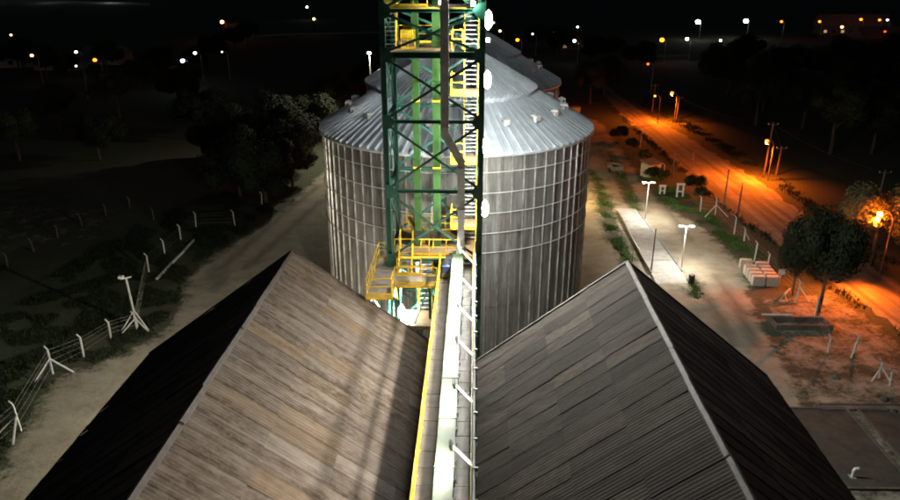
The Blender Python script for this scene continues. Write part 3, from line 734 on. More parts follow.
# spout feeding the conveyor
y = TY0 - 0.45
a0, a1 = PY(444.6, -10, y), PY(444.6, 136, y); b0, b1 = PY(461.3, 160, y), PY(461.3, 246, y)
xs1 = (PY(444.6, 60, y).x); xs2 = PY(461.2, 200, y).x
sp = thing('grain_spout', 'grey square steel downpipe with an offset bend, hung on the front of the tower', 'spout', (xs2, y, GZ + 1))
so = sp.location
z1, z2 = a1.z, b0.z
MB(so).bar((xs1, y, TOP), (xs1, y, z1), 0.46, 0.42).build('upper_pipe', 'spout', sp)
MB(so).bar((xs1 - 0.05, y - 0.004, z1 + 0.24), (xs2 + 0.05, y - 0.004, z2 - 0.24), 0.44, 0.40, (0, 1, 0)).build('offset_pipe', 'spout', sp)
MB(so).bar((xs2, y, z2), (xs2, y, CZ + 0.02), 0.42, 0.42).build('lower_pipe', 'spout', sp)
for (x, z) in ((xs1, 30.2), (xs1, 26.0), (xs1, z1 + 0.5), (xs2, z2 - 0.5), (xs2, 17.3), (xs2, CZ + 0.6)):
    MB(so).box((x - 0.26, y - 0.26, z), (x + 0.26, y + 0.26, z + 0.05)).build('flange', 'spout', sp)
MB(so).box((xs2 - 0.3, y - 0.3, CZ + 0.005), (xs2 + 0.3, y + 0.3, CZ + 0.35)).build('inlet_box', 'casing', sp)

# tower lamps
def tower_lamp(p, label, h=0.95, w=0.20, nx=(0, -1, 0)):
    o = thing('tower_lamp', label, 'lamp', p, 0, 'bright lamps on the tower')
    mb = MB(); mb.lathe((0, 0, 0), [(max(0.001, w * math.sqrt(max(0, 1 - (k / 6) ** 2)) ** 0.8), h / 2 * k / 6) for k in range(-6, 7)], 18); mb.smooth = True
    mb.build('diffuser', 'lamp_tower', o)
    mb = MB(); mb.box((-0.05, w, -h / 2 - 0.05), (0.05, w + 0.05, h / 2 + 0.05)); mb.bar((0, w + 0.02, h / 2), (0.0, w + 0.30, h / 2), 0.05); mb.bar((0, w + 0.02, -h / 2), (0.0, w + 0.30, -h / 2), 0.05)
    mb.build('bracket', 'steel', o)
for u, v, lab in ((485.2, 20, 'topmost bright white lamp on the right leg of the tower'), (484.0, 80, 'second bright white lamp from the top on the right leg of the tower'),
                  (482.6, 146, 'third bright white lamp from the top on the right leg of the tower'), (481.2, 209, 'lowest bright white lamp on the right leg of the tower')):
    p = PY(u, v, TY0 + 0.12); p.x = TXR + 0.31; tower_lamp(p, lab)
tower_lamp((TXR + 0.31, TY0 + 0.1, 32.2), 'bright white lamp at the very top of the tower, above the picture edge')
tower_lamp(PY(401.5, 312, 40.6), 'bright white lamp under the yellow landing beside the left barn roof', 0.8, 0.2)
M['lamp_low_flood'] = emit('low_flood_panel', (1.0, 0.93, 0.76), 16000)
fd = thing('floodlight', 'floodlight under the outer left corner of the yellow landing, aimed at the left yard', 'floodlight', (-6.5, 42.3, 10.9))
t = Vector((-0.96, 0.0, -0.27)).normalized(); q = Vector((0, 0, 1)).cross(t).normalized(); w = t.cross(q)
MB().bar(-t * 0.08, t * 0.08, 0.5, 0.38, w).build('housing', 'motor', fd)
MB().add([t * .084 - q * .22 - w * .16, t * .084 + q * .22 - w * .16, t * .084 + q * .22 + w * .16, t * .084 - q * .22 + w * .16], [(0, 1, 2, 3)]).build('light_panel', 'lamp_low_flood', fd)
MB().bar(-t * 0.08, (0.42, 0.3, 0.1), 0.05).build('bracket', 'steel', fd)
M['lamp_small'] = emit('small_lamp_lens', COOL, 900)
def bulkhead(p, lab, lens='lamp_small'):
    o = thing('bulkhead_lamp', lab, 'lamp', p, 0, 'small round lamps on the tower')
    mb = MB(); mb.lathe((0, 0, 0), [(0.0, -0.1), (0.07, -0.07), (0.1, 0), (0.07, 0.07), (0.0, 0.1)], 12); mb.build('lens', lens, o)
    MB().box((-0.12, 0.08, -0.12), (0.12, 0.16, 0.12)).build('housing', 'steel', o)
M['lamp_flood'] = emit('left_flood_lens', COOL, 1500)
bulkhead(PY(386.5, 42.5, TY0 + 0.1) + Vector((-0.22, 0, 0)), 'small white lamp on the left tower leg above the thick beam', 'lamp_flood')
bulkhead(PY(441, 2.5, TY0 - 0.3), 'small white lamp high on the tower beside the downpipe')
bulkhead(PY(473, 3.5, TY0 - 0.3), 'small white lamp high on the tower near its right leg')
bulkhead(PY(488, 40, TY1 + 0.2), 'small white lamp behind the right leg above the rear silo')

# ------------------------------------------------------------------ weighbridge and yard
W0, W1, W2, W3 = (Vector((*G(*q), 0)) for q in ((618, 214), (638.5, 214), (682, 274), (651, 275)))
wb = thing('weighbridge', 'long pale concrete truck scale deck under the twin yard lamps', 'truck scale', (W0 + W2) / 2)
wo = wb.location
NSEG = 6
for i in range(NSEG):
    a0, a1 = W0.lerp(W3, i / NSEG + 0.002), W0.lerp(W3, (i + 1) / NSEG - 0.002); b0, b1 = W1.lerp(W2, i / NSEG + 0.002), W1.lerp(W2, (i + 1) / NSEG - 0.002)
    mb = MB(wo); h = Vector((0, 0, 0.26)); vs = [a0, b0, b1, a1, a0 + h, b0 + h, b1 + h, a1 + h]
    mb.add(vs, [(4, 7, 6, 5), (0, 1, 5, 4), (1, 2, 6, 5), (2, 3, 7, 6), (3, 0, 4, 7)]); mb.build('deck_slab', 'deck', wb)
for a, b in ((W0, W3), (W1, W2)):
    h = Vector((0, 0, 0.34)); MB(wo).bar(a + h, b + h, 0.14, 0.14).build('edge_rail', 'steel', wb)
for a, b, d in ((W3, W2, -1), (W0, W1, 1)):
    mb = MB(wo); e = Vector((0, 2.4 * d, 0.02)); h = Vector((0, 0, 0.25)); mb.add([a + h, b + h, b + e, a + e, a, b], [(0, 3, 2, 1), (0, 4, 3), (1, 2, 5)]); mb.build('ramp', 'concrete', wb)

def yard_lamp(base, hgt, lab):
    o = thing('yard_lamp', lab, 'street lamp', base, 0, 'twin-headed yard lamps')
    MB().tube([(0, 0, 0), (0, 0, hgt)], [0.08, 0.05], 8).build('pole', 'white', o)
    MB().bar((-0.55, 0, hgt - 0.03), (0.55, 0, hgt - 0.03), 0.05).build('cross_arm', 'white', o)
    for s in (-1, 1):
        h = MB().box((s * 0.55 - 0.26, -0.15, hgt - 0.02), (s * 0.55 + 0.26, 0.15, hgt + 0.06)).build('lamp_head', 'white', o)
        MB().box((s * 0.55 - 0.24, -0.13, hgt - 0.05), (s * 0.55 + 0.24, 0.13, hgt - 0.024)).build('lens', 'lamp_yard', h)
b1 = Vector((*G(681, 270), 0)); yard_lamp(b1, 5.2, 'near twin-headed white lamp post beside the truck scale')
p = PZ(649, 182, 5.2); yard_lamp(Vector((p.x, p.y, 0)), 5.2, 'far twin-headed white lamp post beyond the truck scale')

def post(name, lab, cat, u, v, vtop, r=0.09, m='wood', group=None, lean=0.0):
    b = Vector((*G(u, v), 0)); t = PY(u, vtop, b.y); h = max(1.0, t.z)
    o = thing(name, lab, cat, b, 0, group)
    MB().tube([(0, 0, 0), (lean * 0.5, 0, h * 0.5), (lean, 0, h)], [r, r * 0.9, r * 0.75], 8).build('shaft', m, o)
    MB().lathe((lean, 0, h), [(r * 0.8, -0.03), (r * 0.8, 0.04), (0, 0.06)], 8).build('cap', m, o)
    return o, h
post('gate_post', 'tall dark post standing at the near end of the truck scale', 'post', 651, 273, 229, 0.09)
post('gate_post', 'thin dark post in the green strip left of the truck scale', 'post', 632, 262, 246, 0.06)
post('gate_post', 'thin dark post near the far end of the truck scale', 'post', 611, 211, 193, 0.06)
post('marker_post', 'short white post at the near right corner of the truck scale', 'post', 677, 268, 254, 0.05, 'white')
post('timber_pole', 'dark bare timber pole at the near edge of the orange road, left of a pair', 'pole', 724, 203, 170, 0.12)
post('timber_pole', 'dark bare timber pole at the near edge of the orange road, right of a pair', 'pole', 738, 213, 183, 0.12)
post('timber_pole', 'short dark timber pole behind the white arch stand', 'pole', 672, 178, 152, 0.1)
post('timber_pole', 'short dark timber pole between the shrubs and the orange road', 'pole', 692, 168, 152, 0.09)
bn = thing('black_bin', 'small black drum standing in the grass patch near the truck scale', 'drum', Vector((*G(691, 283), 0)))
MB().lathe((0, 0, 0), [(0.0, 0), (0.3, 0), (0.32, 0.3), (0.30, 0.32), (0.32, 0.62), (0.30, 0.9), (0, 0.92)], 16).build('drum', 'black', bn)
MB().lathe((0, 0, 0.9), [(0.33, 0), (0.33, 0.06), (0.05, 0.1), (0, 0.1)], 16).build('lid', 'black', bn)

# concrete blocks
ax = (Vector((*G(761, 291), 0)) - Vector((*G(744, 268), 0))).normalized(); side = Vector((-ax.y, ax.x, 0)); side = side if side.x > 0 else -side
p0 = Vector((*G(745, 268), 0)); rz = math.atan2(ax.y, ax.x)
bmesh_ = MB(); 
bmesh_.box((-0.34, -0.62, 0), (0.34, 0.62, 0.98)); blk = bmesh_.mesh('block_body', M['block'])
bm2 = MB(); bm2.box((-0.30, -0.58, 0.98), (0.30, 0.58, 1.05)); blk2 = bm2.mesh('block_top', M['block'])
spots = [(0, 0)] + [(i * 0.95 + 0.75, 0) for i in range(1, 5)] + [(i * 0.95 + 0.75, 1.45) for i in range(0, 5)]
for i, (a, s) in enumerate(spots):
    q = p0 + ax * a + side * s
    lab = 'beige concrete block standing apart at the far end of the stack' if i == 0 else f'beige concrete block, {ORD[i - 1 if i < 5 else i - 5]} from the far end in the {"left" if i < 5 else "right"} row'
    o = thing('concrete_block', lab, 'block', q, rz + rng.uniform(-.06, .06), 'concrete blocks beside the yard track')
    link('block_body', blk, o); link('block_top', blk2, o)

# white arch stand, small frame, shed, parked cart
def arch(u, v, w, h, lab, name):
    o = thing(name, lab, 'stand', Vector((*G(u, v), 0)))
    for x in (-w / 2, w / 2): MB().bar((x, 0, 0), (x, 0, h), 0.22, 0.22).build('upright', 'white', o)
    MB().box((-w / 2 - 0.15, -0.16, h + 0.002), (w / 2 + 0.15, 0.16, h + 0.26)).build('lintel', 'white', o)
    MB().box((-w / 2 + 0.12, -0.1, h * 0.42), (w / 2 - 0.12, 0.1, h * 0.52)).build('shelf', 'white', o)
arch(679.5, 197, 0.85, 1.8, 'white arch-shaped stand between the shrubs beside the track', 'arch_stand')
arch(662, 194, 0.65, 1.1, 'small white open frame left of the arch stand', 'frame_stand')
sh = thing('garden_shed', 'small pale hut half hidden by shrubs beside the far track', 'shed', Vector((*G(650, 176), 0)), 0.5)
MB().box((-1.2, -1.0, 0), (1.2, 1.0, 2.1)).build('wall', 'wall', sh)
mb = MB(); mb.add([(-1.4, -1.2, 2.1), (1.4, -1.2, 2.1), (1.4, 1.2, 2.5), (-1.4, 1.2, 2.5), (-1.4, -1.2, 2.2), (1.4, -1.2, 2.2), (1.4, 1.2, 2.6), (-1.4, 1.2, 2.6)], [(0, 3, 2, 1), (4, 5, 6, 7), (0, 1, 5, 4), (1, 2, 6, 5), (2, 3, 7, 6), (3, 0, 4, 7)]); mb.build('roof', 'steel', sh)
MB().box((-0.4, -1.03, 0), (0.4, -1.002, 1.9)).build('door', 'wood', sh)
ct = thing('farm_trailer', 'small grey box trailer parked on the track right of the silo', 'trailer', Vector((*G(615, 172), 0)), 0.2)
MB().box((-0.9, -1.3, 0.55), (0.9, 1.3, 0.65)).build('bed', 'steel', ct)
for x in (-0.88, 0.84): MB().box((x, -1.3, 0.652), (x + 0.04, 1.3, 1.25)).build('side_board', 'steel', ct)
for yv in (-1.3, 1.26): MB().box((-0.835, yv, 0.652), (0.835, yv + 0.04, 1.22)).build('end_board', 'steel', ct)
for x in (-0.98, 0.98): MB().tube([(x - 0.09, 0, 0.35), (x + 0.09, 0, 0.35)], 0.35, 16).build('wheel', 'black', ct)
MB().bar((0, -1.3, 0.55), (0, -2.5, 0.45), 0.08).build('drawbar', 'steel', ct)
cn = thing('pale_crate', 'pale square cabin standing beyond the silo at the track', 'cabin', Vector((*G(573, 116), 0)), 0.3)
MB().box((-1.2, -1, 0), (1.2, 1, 2.0)).build('wall', 'wall', cn); MB().box((-1.35, -1.15, 2.0), (1.35, 1.15, 2.12)).build('roof', 'steel', cn)

# ------------------------------------------------------------------ fences
def fence(name, lab, posts, strut_at=(), h=1.9, wires=True, tilt=0.06, m='fence_white', wire_r=0.012):
    b0 = Vector((*G(*posts[0][:2]), 0)); o = thing(name, lab, 'fence', b0)
    base = []
    for i, q in enumerate(posts):
        b = Vector((*G(q[0], q[1]), 0)); hh = max(1.0, PY(q[0], q[2], b.y).z) if len(q) > 2 else h
        base.append((b, hh)); lean = Vector((rng.uniform(-tilt, tilt), rng.uniform(-tilt, tilt), 0)) * hh
        mb = MB(b0); mb.bar(b, b + lean + Vector((0, 0, hh)), 0.115); mb.bar(b + lean + Vector((0, 0, hh)), b + lean + Vector((-0.25, 0, hh + 0.3)), 0.085)
        po = mb.build('post', m, o)
        for s in ([Vector(x) for x in strut_at[i]] if i in strut_at else []):
            mb = MB(b0); mb.bar(b + s, b + Vector((0, 0, min(hh, 2.0) * 0.72)), 0.10); mb.build('strut', m, po)
    if wires:
        for f in (0.3, 0.55, 0.8, 0.98):
            mb = MB(b0)
            mb.tube([b + Vector((0, 0, 1.9 * f if hh > 3 else hh * f)) for b, hh in base], wire_r, 4); mb.build('wire', 'steel', o)
    return o
fence('perimeter_fence', 'white concrete post and wire fence along the grass left of the barn',
      [(-25, 470, 444), (21, 431, 404), (53, 374, 350), (84, 357, 338), (111, 338, 322), (137, 329, 314), (149, 272, 256), (165, 254, 241), (181, 240, 227), (196, 227, 214), (235, 226, 212), (262, 205, 194)],
      {1: [(-1.4, -0.6, 0), (0.4, -1.6, 0)], 2: [(1.6, 0.3, 0), (-0.8, -1.3, 0)], 5: [(1.3, -0.5, 0), (-1.0, -0.8, 0)]})
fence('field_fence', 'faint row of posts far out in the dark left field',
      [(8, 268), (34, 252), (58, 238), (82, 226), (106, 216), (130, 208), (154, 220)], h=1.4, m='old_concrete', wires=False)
fl_o = thing('floodlight_mast', 'white mast with a crossbar top and braced foot in the left grass', 'mast', Vector((*G(137.5, 327), 0)))
hM = PY(131.5, 278, fl_o.location.y).z
MB().bar((0, 0, 0), (-0.25, 0, hM), 0.13).build('pole', 'fence_white', fl_o)
MB().bar((-0.7, -0.1, hM - 0.08), (0.2, 0.1, hM + 0.08), 0.11).build('crossbar', 'white', fl_o)
MB().box((-0.85, -0.25, hM - 0.02), (-0.45, 0.1, hM + 0.22)).build('floodlight', 'white', fl_o)
for s in ((1.3, -0.6, 0), (-1.1, -0.9, 0)): MB().bar(s, (-0.06, 0, 1.7), 0.09).build('strut', 'fence_white', fl_o)
for i, (qa, qb) in enumerate((((157, 280), (171, 265)), ((172, 264), (184, 252)), ((185, 251), (194, 241)))):
    a, b = (Vector((*G(*q), 0.12)) for q in (qa, qb))
    o = thing('fallen_post', f'pale concrete post lying in the left grass, {("nearest", "middle", "farthest")[i]} of three end to end', 'post', a, 0, 'posts lying in the grass')
    MB(a).bar(a, b, 0.22, 0.2).build('shaft', 'fence_white', o); MB(a).bar(b, b + (b - a).normalized() * 0.25 + Vector((-.1, 0, 0)), 0.14).build('bent_tip', 'fence_white', o)
fence('perimeter_fence', 'white concrete post fence between the yard and the orange road',
      [(640, 148, 137), (664, 176, 165), (700, 212, 198), (715, 215, 199), (734, 234, 218), (744, 241, 229), (754, 262, 243), (767, 270, 254), (797, 299, 282), (815, 316, 298), (828, 353, 337), (854, 353, 337), (879, 378, 362), (890, 386, 372), (920, 410, 395)],
      {3: [(-1.6, -0.9, 0), (1.5, -0.7, 0)], 5: [(0.8, 0.4, 0)], 8: [(1.0, -0.6, 0), (-0.6, -0.9, 0)], 11: [(-0.7, -0.9, 0)], 12: [(-0.9, -0.6, 0), (0.5, -1.0, 0)]})
sg = thing('notice_board', 'small blank white board on a post beside the concrete blocks', 'sign', Vector((*G(779, 286), 0)))
MB().bar((0, 0, 0), (0, 0, 1.9), 0.09).build('post', 'fence_white', sg); MB().box((-0.32, -0.10, 1.35), (0.32, -0.055, 1.95)).build('board', 'white', sg)
fr = thing('white_trestle', 'low white trestle lying beside the notice board', 'trestle', Vector((*G(786, 298), 0)), 0.9)
MB().bar((-0.9, 0, 0.7), (0.9, 0, 0.7), 0.12).build('beam', 'fence_white', fr)
for x in (-0.8, 0.8):
    for s in (-0.35, 0.35): MB().bar((x, s, 0), (x, 0, 0.66), 0.08).build('leg', 'fence_white', fr)
tr = thing('concrete_trough', 'dark open concrete trough with a pale pipe across it, below the roadside tree', 'trough', Vector((*G(800, 326), 0)), 0.02)
for a, b in (((-2.6, -0.9, 0), (2.6, -0.7, 0.55)), ((-2.6, 0.7, 0), (2.6, 0.9, 0.55)), ((-2.6, -0.698, 0), (-2.4, 0.698, 0.55)), ((2.4, -0.698, 0), (2.6, 0.698, 0.55))): MB().box(a, b).build('side', 'old_concrete', tr)
MB().tube([(-3.2, 1.1, 0.62), (-0.4, 1.05, 0.62)], 0.09, 8).build('pipe', 'white', tr)
for i, (q, w_, d_, lab) in enumerate((((838, 446), 5.5, 9.0, 'large dark concrete slab outlined by a low kerb in the lower right yard'), ((862, 408), 6.5, 0.7, 'long low pale kerb crossing the lower right yard'),
                                      ((905, 440), 3.0, 7.0, 'concrete slab at the right edge of the picture'))):
    c = Vector((*G(*q), 0)); o = thing('yard_slab', lab, 'slab', c, 0.02)
    MB().box((-w_ / 2, -d_ / 2, 0), (w_ / 2, d_ / 2, 0.08)).build('slab', simple('old_slab_%d' % i, (0.05, 0.05, 0.04) if d_ > 2 else (0.14, 0.125, 0.10), 0.9, 0, 0.45, 0.9), o)
    for x in (-w_ / 2, w_ / 2): MB().box((x - 0.09, -d_ / 2, 0), (x + 0.09, d_ / 2, 0.16)).build('kerb', 'old_concrete', o)
    for yv in (-d_ / 2, d_ / 2): MB().box((-w_ / 2 + 0.092, yv - 0.09, 0), (w_ / 2 - 0.092, yv + 0.09, 0.155)).build('kerb', 'old_concrete', o)
vl = thing('valve_post', 'small white standpipe at the corner of the dark slab', 'standpipe', Vector((*G(852, 478), 0)))
MB().tube([(0, 0, 0), (0, 0, 0.6), (0.05, 0, 0.72), (0.3, 0, 0.76)], 0.1, 8).build('pipe', 'white', vl); MB().box((-0.2, -0.2, 0), (0.2, 0.2, 0.12)).build('base', 'concrete', vl)
for i, (u, v, s) in enumerate(((836, 378, 0.35), (884, 400, 0.35), (893, 412, 0.3))):
    c = Vector((*G(u, v), 0)); mb = MB()
    n = 9; vs = []
    for k, (rr, zz_) in enumerate(((1.0, 0), (0.9, 0.5), (0.5, 0.9), (0.05, 1.0))):
        for j in range(n):
            t = 2 * math.pi * j / n; q = rr * s * (1 + rng.uniform(-.25, .25)); vs.append((q * math.cos(t), q * math.sin(t) * 0.8, zz_ * s * 0.7 + (rng.uniform(-.05, .05) if zz_ else 0)))
    mb.add(vs, [(k * n + j, k * n + (j + 1) % n, (k + 1) * n + (j + 1) % n, (k + 1) * n + j) for k in range(3) for j in range(n)] + [tuple(range(3 * n, 4 * n))])
    o = mb.build('rubble_lump', 'old_concrete'); o.location = c
    tag(o, ['rubble lump beside the dark yard slab', 'rubble lump by the right-hand fence post', 'smaller rubble lump near the right picture edge', 'rubble lump beside the right barn eave track',
            'small rubble lump in the middle of the dim yard', 'rubble lump behind the long low kerb'][i], 'rubble', 'rubble lumps in the yard')

# ------------------------------------------------------------------ trees
def tree_meshes(seed, H, cr, n, leaf, low=False):
    g = random.Random(seed); ch = H * 0.72
    tr = MB(); pts = [(0, 0, 0)]
    for k in range(1, 5): pts.append((g.uniform(-.2, .2) * k * 0.4, g.uniform(-.2, .2) * k * 0.4, H * 0.17 * k))
    tr.tube(pts, [H * 0.026, H * 0.021, H * 0.017, H * 0.012, H * 0.005], 8)
    lobes = []
    for k in range(13):
        a = g.uniform(0, 6.28); e = g.uniform(-0.15, 1.0); rr = cr * (0.45 + 0.35 * g.random()) * math.sqrt(max(0.1, 1 - (e * 0.75) ** 2))
        c = Vector((rr * math.cos(a) * g.uniform(0.8, 1.3), rr * math.sin(a), H * (0.36 if low else 0.53) + e * ch * (0.62 if low else 0.40))); lobes.append((c, cr * g.uniform(0.22, 0.52)))
        st = Vector(pts[2]).lerp(Vector(pts[4]), g.random()); md = st.lerp(c, 0.5) + Vector((0, 0, 0.2))
        if k < 8: tr.tube([st, md, c], [H * 0.010, H * 0.007, H * 0.002], 5)
    lobes.append((Vector((0, 0, H * 0.62)), cr * 0.55))
    vs = []; fs = []; per = n // len(lobes)
    for c, r in lobes:
        for _ in range(per):
            d = Vector((g.gauss(0, 1), g.gauss(0, 1), g.gauss(0, 1))).normalized(); q = c + d * r * (0.35 + 0.72 * g.random() ** 0.45)
            if q.z < H * (0.02 if low else 0.2): continue
            s = leaf * g.uniform(0.45, 1.5); t = Vector((g.gauss(0, 1), g.gauss(0, 1), g.gauss(0, 1))).cross(d + Vector((0, 0, 0.4))).normalized(); w = t.cross(d + Vector((g.uniform(-.6, .6), g.uniform(-.6, .6), g.uniform(-.6, .6)))).normalized()
            i = len(vs); vs += [q - t * s, q + w * s * 0.5, q + t * s, q - w * s * 0.5]; fs.append((i, i + 1, i + 2, i + 3))
    cm = MB(); cm.v = [tuple(v) for v in vs]; cm.f = fs
    return tr.mesh('trunk', M['bark']), cm.mesh('crown', M['leaf' if seed % 2 else 'leaf2'])
VAR = [tree_meshes(11 + k, 10.0, (4.0, 3.6, 4.4, 3.4, 4.8)[k], 17000, 0.165) for k in range(5)] + [tree_meshes(31 + 2 * k, 10.0, (5.2, 4.6, 5.6)[k], 26000, 0.17, True) for k in range(3)]
M['leaf3'] = leaf_mat('lamplit_foliage', (0.09, 0.095, 0.045), (0.16, 0.165, 0.08))  # foliage colour raised to stand in for stronger lamp light on the crown
_tm = tree_meshes(51, 10.0, 3.8, 12000, 0.17); _tm[1].materials[0] = M['leaf3']; VAR.append(_tm)
def tree(name, lab, base, H, k, group, w=1.0, cat='tree'):
    o = thing(name, lab, cat, base, rng.uniform(0, 6.28), group); s = H / 10.0; o.scale = (s * w, s * w, s)
    link('trunk', VAR[k][0], o); link('crown', VAR[k][1], o); return o
for i, (u, v, H, k, w, lab) in enumerate(((293, 188, 10, 5, 0.95, 'dense rounded tree nearest the left side of the big silo'), (266, 202, 10.5, 6, 1.1, 'broad dark tree in front of the clump left of the silo'),
        (240, 196, 10, 7, 0.95, 'lower dark tree at the left end of the clump beside the silo'), (305, 158, 12.5, 6, 1.0, 'pale olive tree behind the clump beside the silo eave'),
        (280, 168, 13, 7, 1.0, 'tall tree in the middle of the clump left of the silo'), (236, 168, 10, 5, 1.2, 'dim tree at the back left of the clump beside the silo'),
        (334, 132, 11, 5, 1.0, 'dim tree far behind the clump, above the silo eave'), (352, 112, 10, 6, 1.0, 'greenish tree beside the left mast lamp'), (376, 98, 10, 7, 1.0, 'small greenish tree behind the rear silo roof'))):
    tree('leafy_tree', lab, Vector((*G(u, v), 0)), H, k, 'trees left of the silos', w)
tree('leafy_tree', 'large dark tree with a bare trunk between the yard and the orange road', Vector((*G(818, 314), 0)), 10.8, 2, 'roadside trees', 0.7)
tree('leafy_tree', 'dark tree just left of the large bare-trunked roadside tree', Vector((*G(792, 296), 0)), 8.2, 4, 'roadside trees', 0.55)
tree('leafy_tree', 'tree lit orange by the street lamp hidden among its leaves', Vector((PZ(880, 214, 7.0).x + 1.9, PZ(880, 214, 7.0).y + 2.7, 0)), 10.2, 8, 'roadside trees', 1.0)
tree('leafy_tree', 'orange-lit tree at the right edge beyond the road', Vector((*G(908, 272), 0)), 7.0, 8, 'roadside trees', 0.8)
for i, (u, v, H, lab) in enumerate(((654, 180, 2.6, 'leafy shrub beside the small pale hut'), (664, 182, 2.4, 'leafy shrub right of the small pale hut'), (695, 192, 3.0, 'round shrub right of the white arch stand'),
        (700, 200, 2.4, 'low shrub in front of the round shrub by the arch stand'), (620, 140, 3.0, 'shrub at the far end of the hedge by the orange road'), (630, 150, 2.8, 'shrub in the middle of the hedge by the orange road'),
        (642, 162, 2.8, 'shrub at the near end of the hedge by the orange road'))):
    tree('shrub', lab, Vector((*G(u, v), -0.25)), H, i % 5, 'shrubs between track and road', 1.3, 'shrub')
wood = []
g = random.Random(5)
for row, (v0, du, nrow) in enumerate(((150, 40, 4), (128, 36, 6), (108, 32, 8), (92, 30, 9), (78, 28, 8))):
    for j in range(nrow):
        u = 905 - j * du + g.uniform(-10, 10) + row * 4; v = v0 + g.uniform(-5, 5)
        if u < 640 + (v - 60) * 1.75: continue
        wood.append((u, v))
wood.sort()
for i, (u, v) in enumerate(wood): tree('leafy_tree', f'dim tree of the black wood beyond the orange road, {ORD[i]} from the left', Vector((*G(u, v), 0)), g.uniform(9, 13), g.randrange(5), 'trees of the wood right of the road', 1.1)
fw = sorted([(u, v) for u, v in ((20, 74), (48, 80), (75, 84), (108, 76), (140, 88), (165, 80), (196, 74), (215, 66), (236, 52), (248, 48), (120, 118), (60, 130), (180, 112), (20, 160), (100, 160), (205, 140), (560, 60), (590, 66), (612, 62), (640, 72), (535, 52), (604, 96), (590, 104))])
for i, (u, v) in enumerate(fw): tree('leafy_tree', f'far dim tree before the town lights, {ORD[i]} from the left', Vector((*G(u, v), 0)), g.uniform(8, 12), g.randrange(5), 'far trees before the town', 1.1)

# grass tufts
def tufts(lab, polys, n, hmin, hmax, dens_seed, mt='grass'):
    g = random.Random(dens_seed); mb = MB(); vs = []; fs = []
    for poly, share in polys:
        P = [Vector((*q, 0)) for q in poly]; xs_ = [p.x for p in P]; ys_ = [p.y for p in P]; k = 0; tries = 0
        X = np.array([g.uniform(min(xs_), max(xs_)) for _ in range(int(n * share * 4))]); Y = np.array([g.uniform(min(ys_), max(ys_)) for _ in range(len(X))])
        sd = poly_sd(X, Y, poly)
        for x, y, d in zip(X, Y, sd):
            if d < g.random() * 1.6 or g.random() < 0.3 or mnoise.noise(Vector((x * 0.35, y * 0.35, 3.0))) < -0.05 - d * 0.02: continue
            for b in range(3):
                a = g.uniform(0, 6.28); h = g.uniform(hmin, hmax); r = g.uniform(0.05, 0.25); wv = 0.035
                c = Vector((x + g.uniform(-.15, .15), y + g.uniform(-.15, .15), 0)); t = c + Vector((r * math.cos(a), r * math.sin(a), h)); s = Vector((-math.sin(a), math.cos(a), 0)) * wv
                i = len(vs); vs += [c - s, c + s, t]; fs.append((i, i + 1, i + 2))
            k += 1
            if k > n * share: break
    mb.v = [tuple(v) for v in vs]; mb.f = fs
    return tag(mb.build('grass', mt), lab, 'grass', None, 'stuff')
tufts('rough grass in the strips beside the truck scale and along the road fence',
      [(GRASS[0], 0.3), (GRASS[2], 0.025), ([G(*q) for q in ((642, 178), (668, 206), (704, 228), (726, 248), (744, 268), (770, 280), (790, 292), (770, 258), (730, 228), (690, 196), (660, 172))], 0.5), (GRASS[1], 0.15)], 14000, 0.12, 0.38, 3)
tufts('rough dark grass on the left field by the white fence',
      [([G(*q) for q in ((0, 470), (44, 398), (62, 376), (100, 366), (140, 348), (168, 330), (184, 305), (188, 282), (206, 262), (238, 240), (272, 219), (296, 200), (220, 190), (120, 230), (40, 280), (-20, 330), (-60, 400))], 1.0)], 17000, 0.10, 0.34, 4, 'weed')

tufts('dark weeds along both verges of the orange road',
      [([G(*q) for q in ((612, 112), (650, 147), (688, 180), (735, 222), (772, 246), (816, 283), (905, 342), (905, 330), (860, 298), (816, 271), (772, 235), (735, 212), (688, 170), (650, 137), (612, 105))], 0.5),
       ([G(*q) for q in ((636, 104), (690, 133), (752, 171), (800, 205), (826, 231), (846, 246), (908, 287), (930, 280), (850, 226), (800, 190), (760, 162), (700, 126), (640, 96))], 0.5)], 16000, 0.15, 0.6, 8, 'weed')
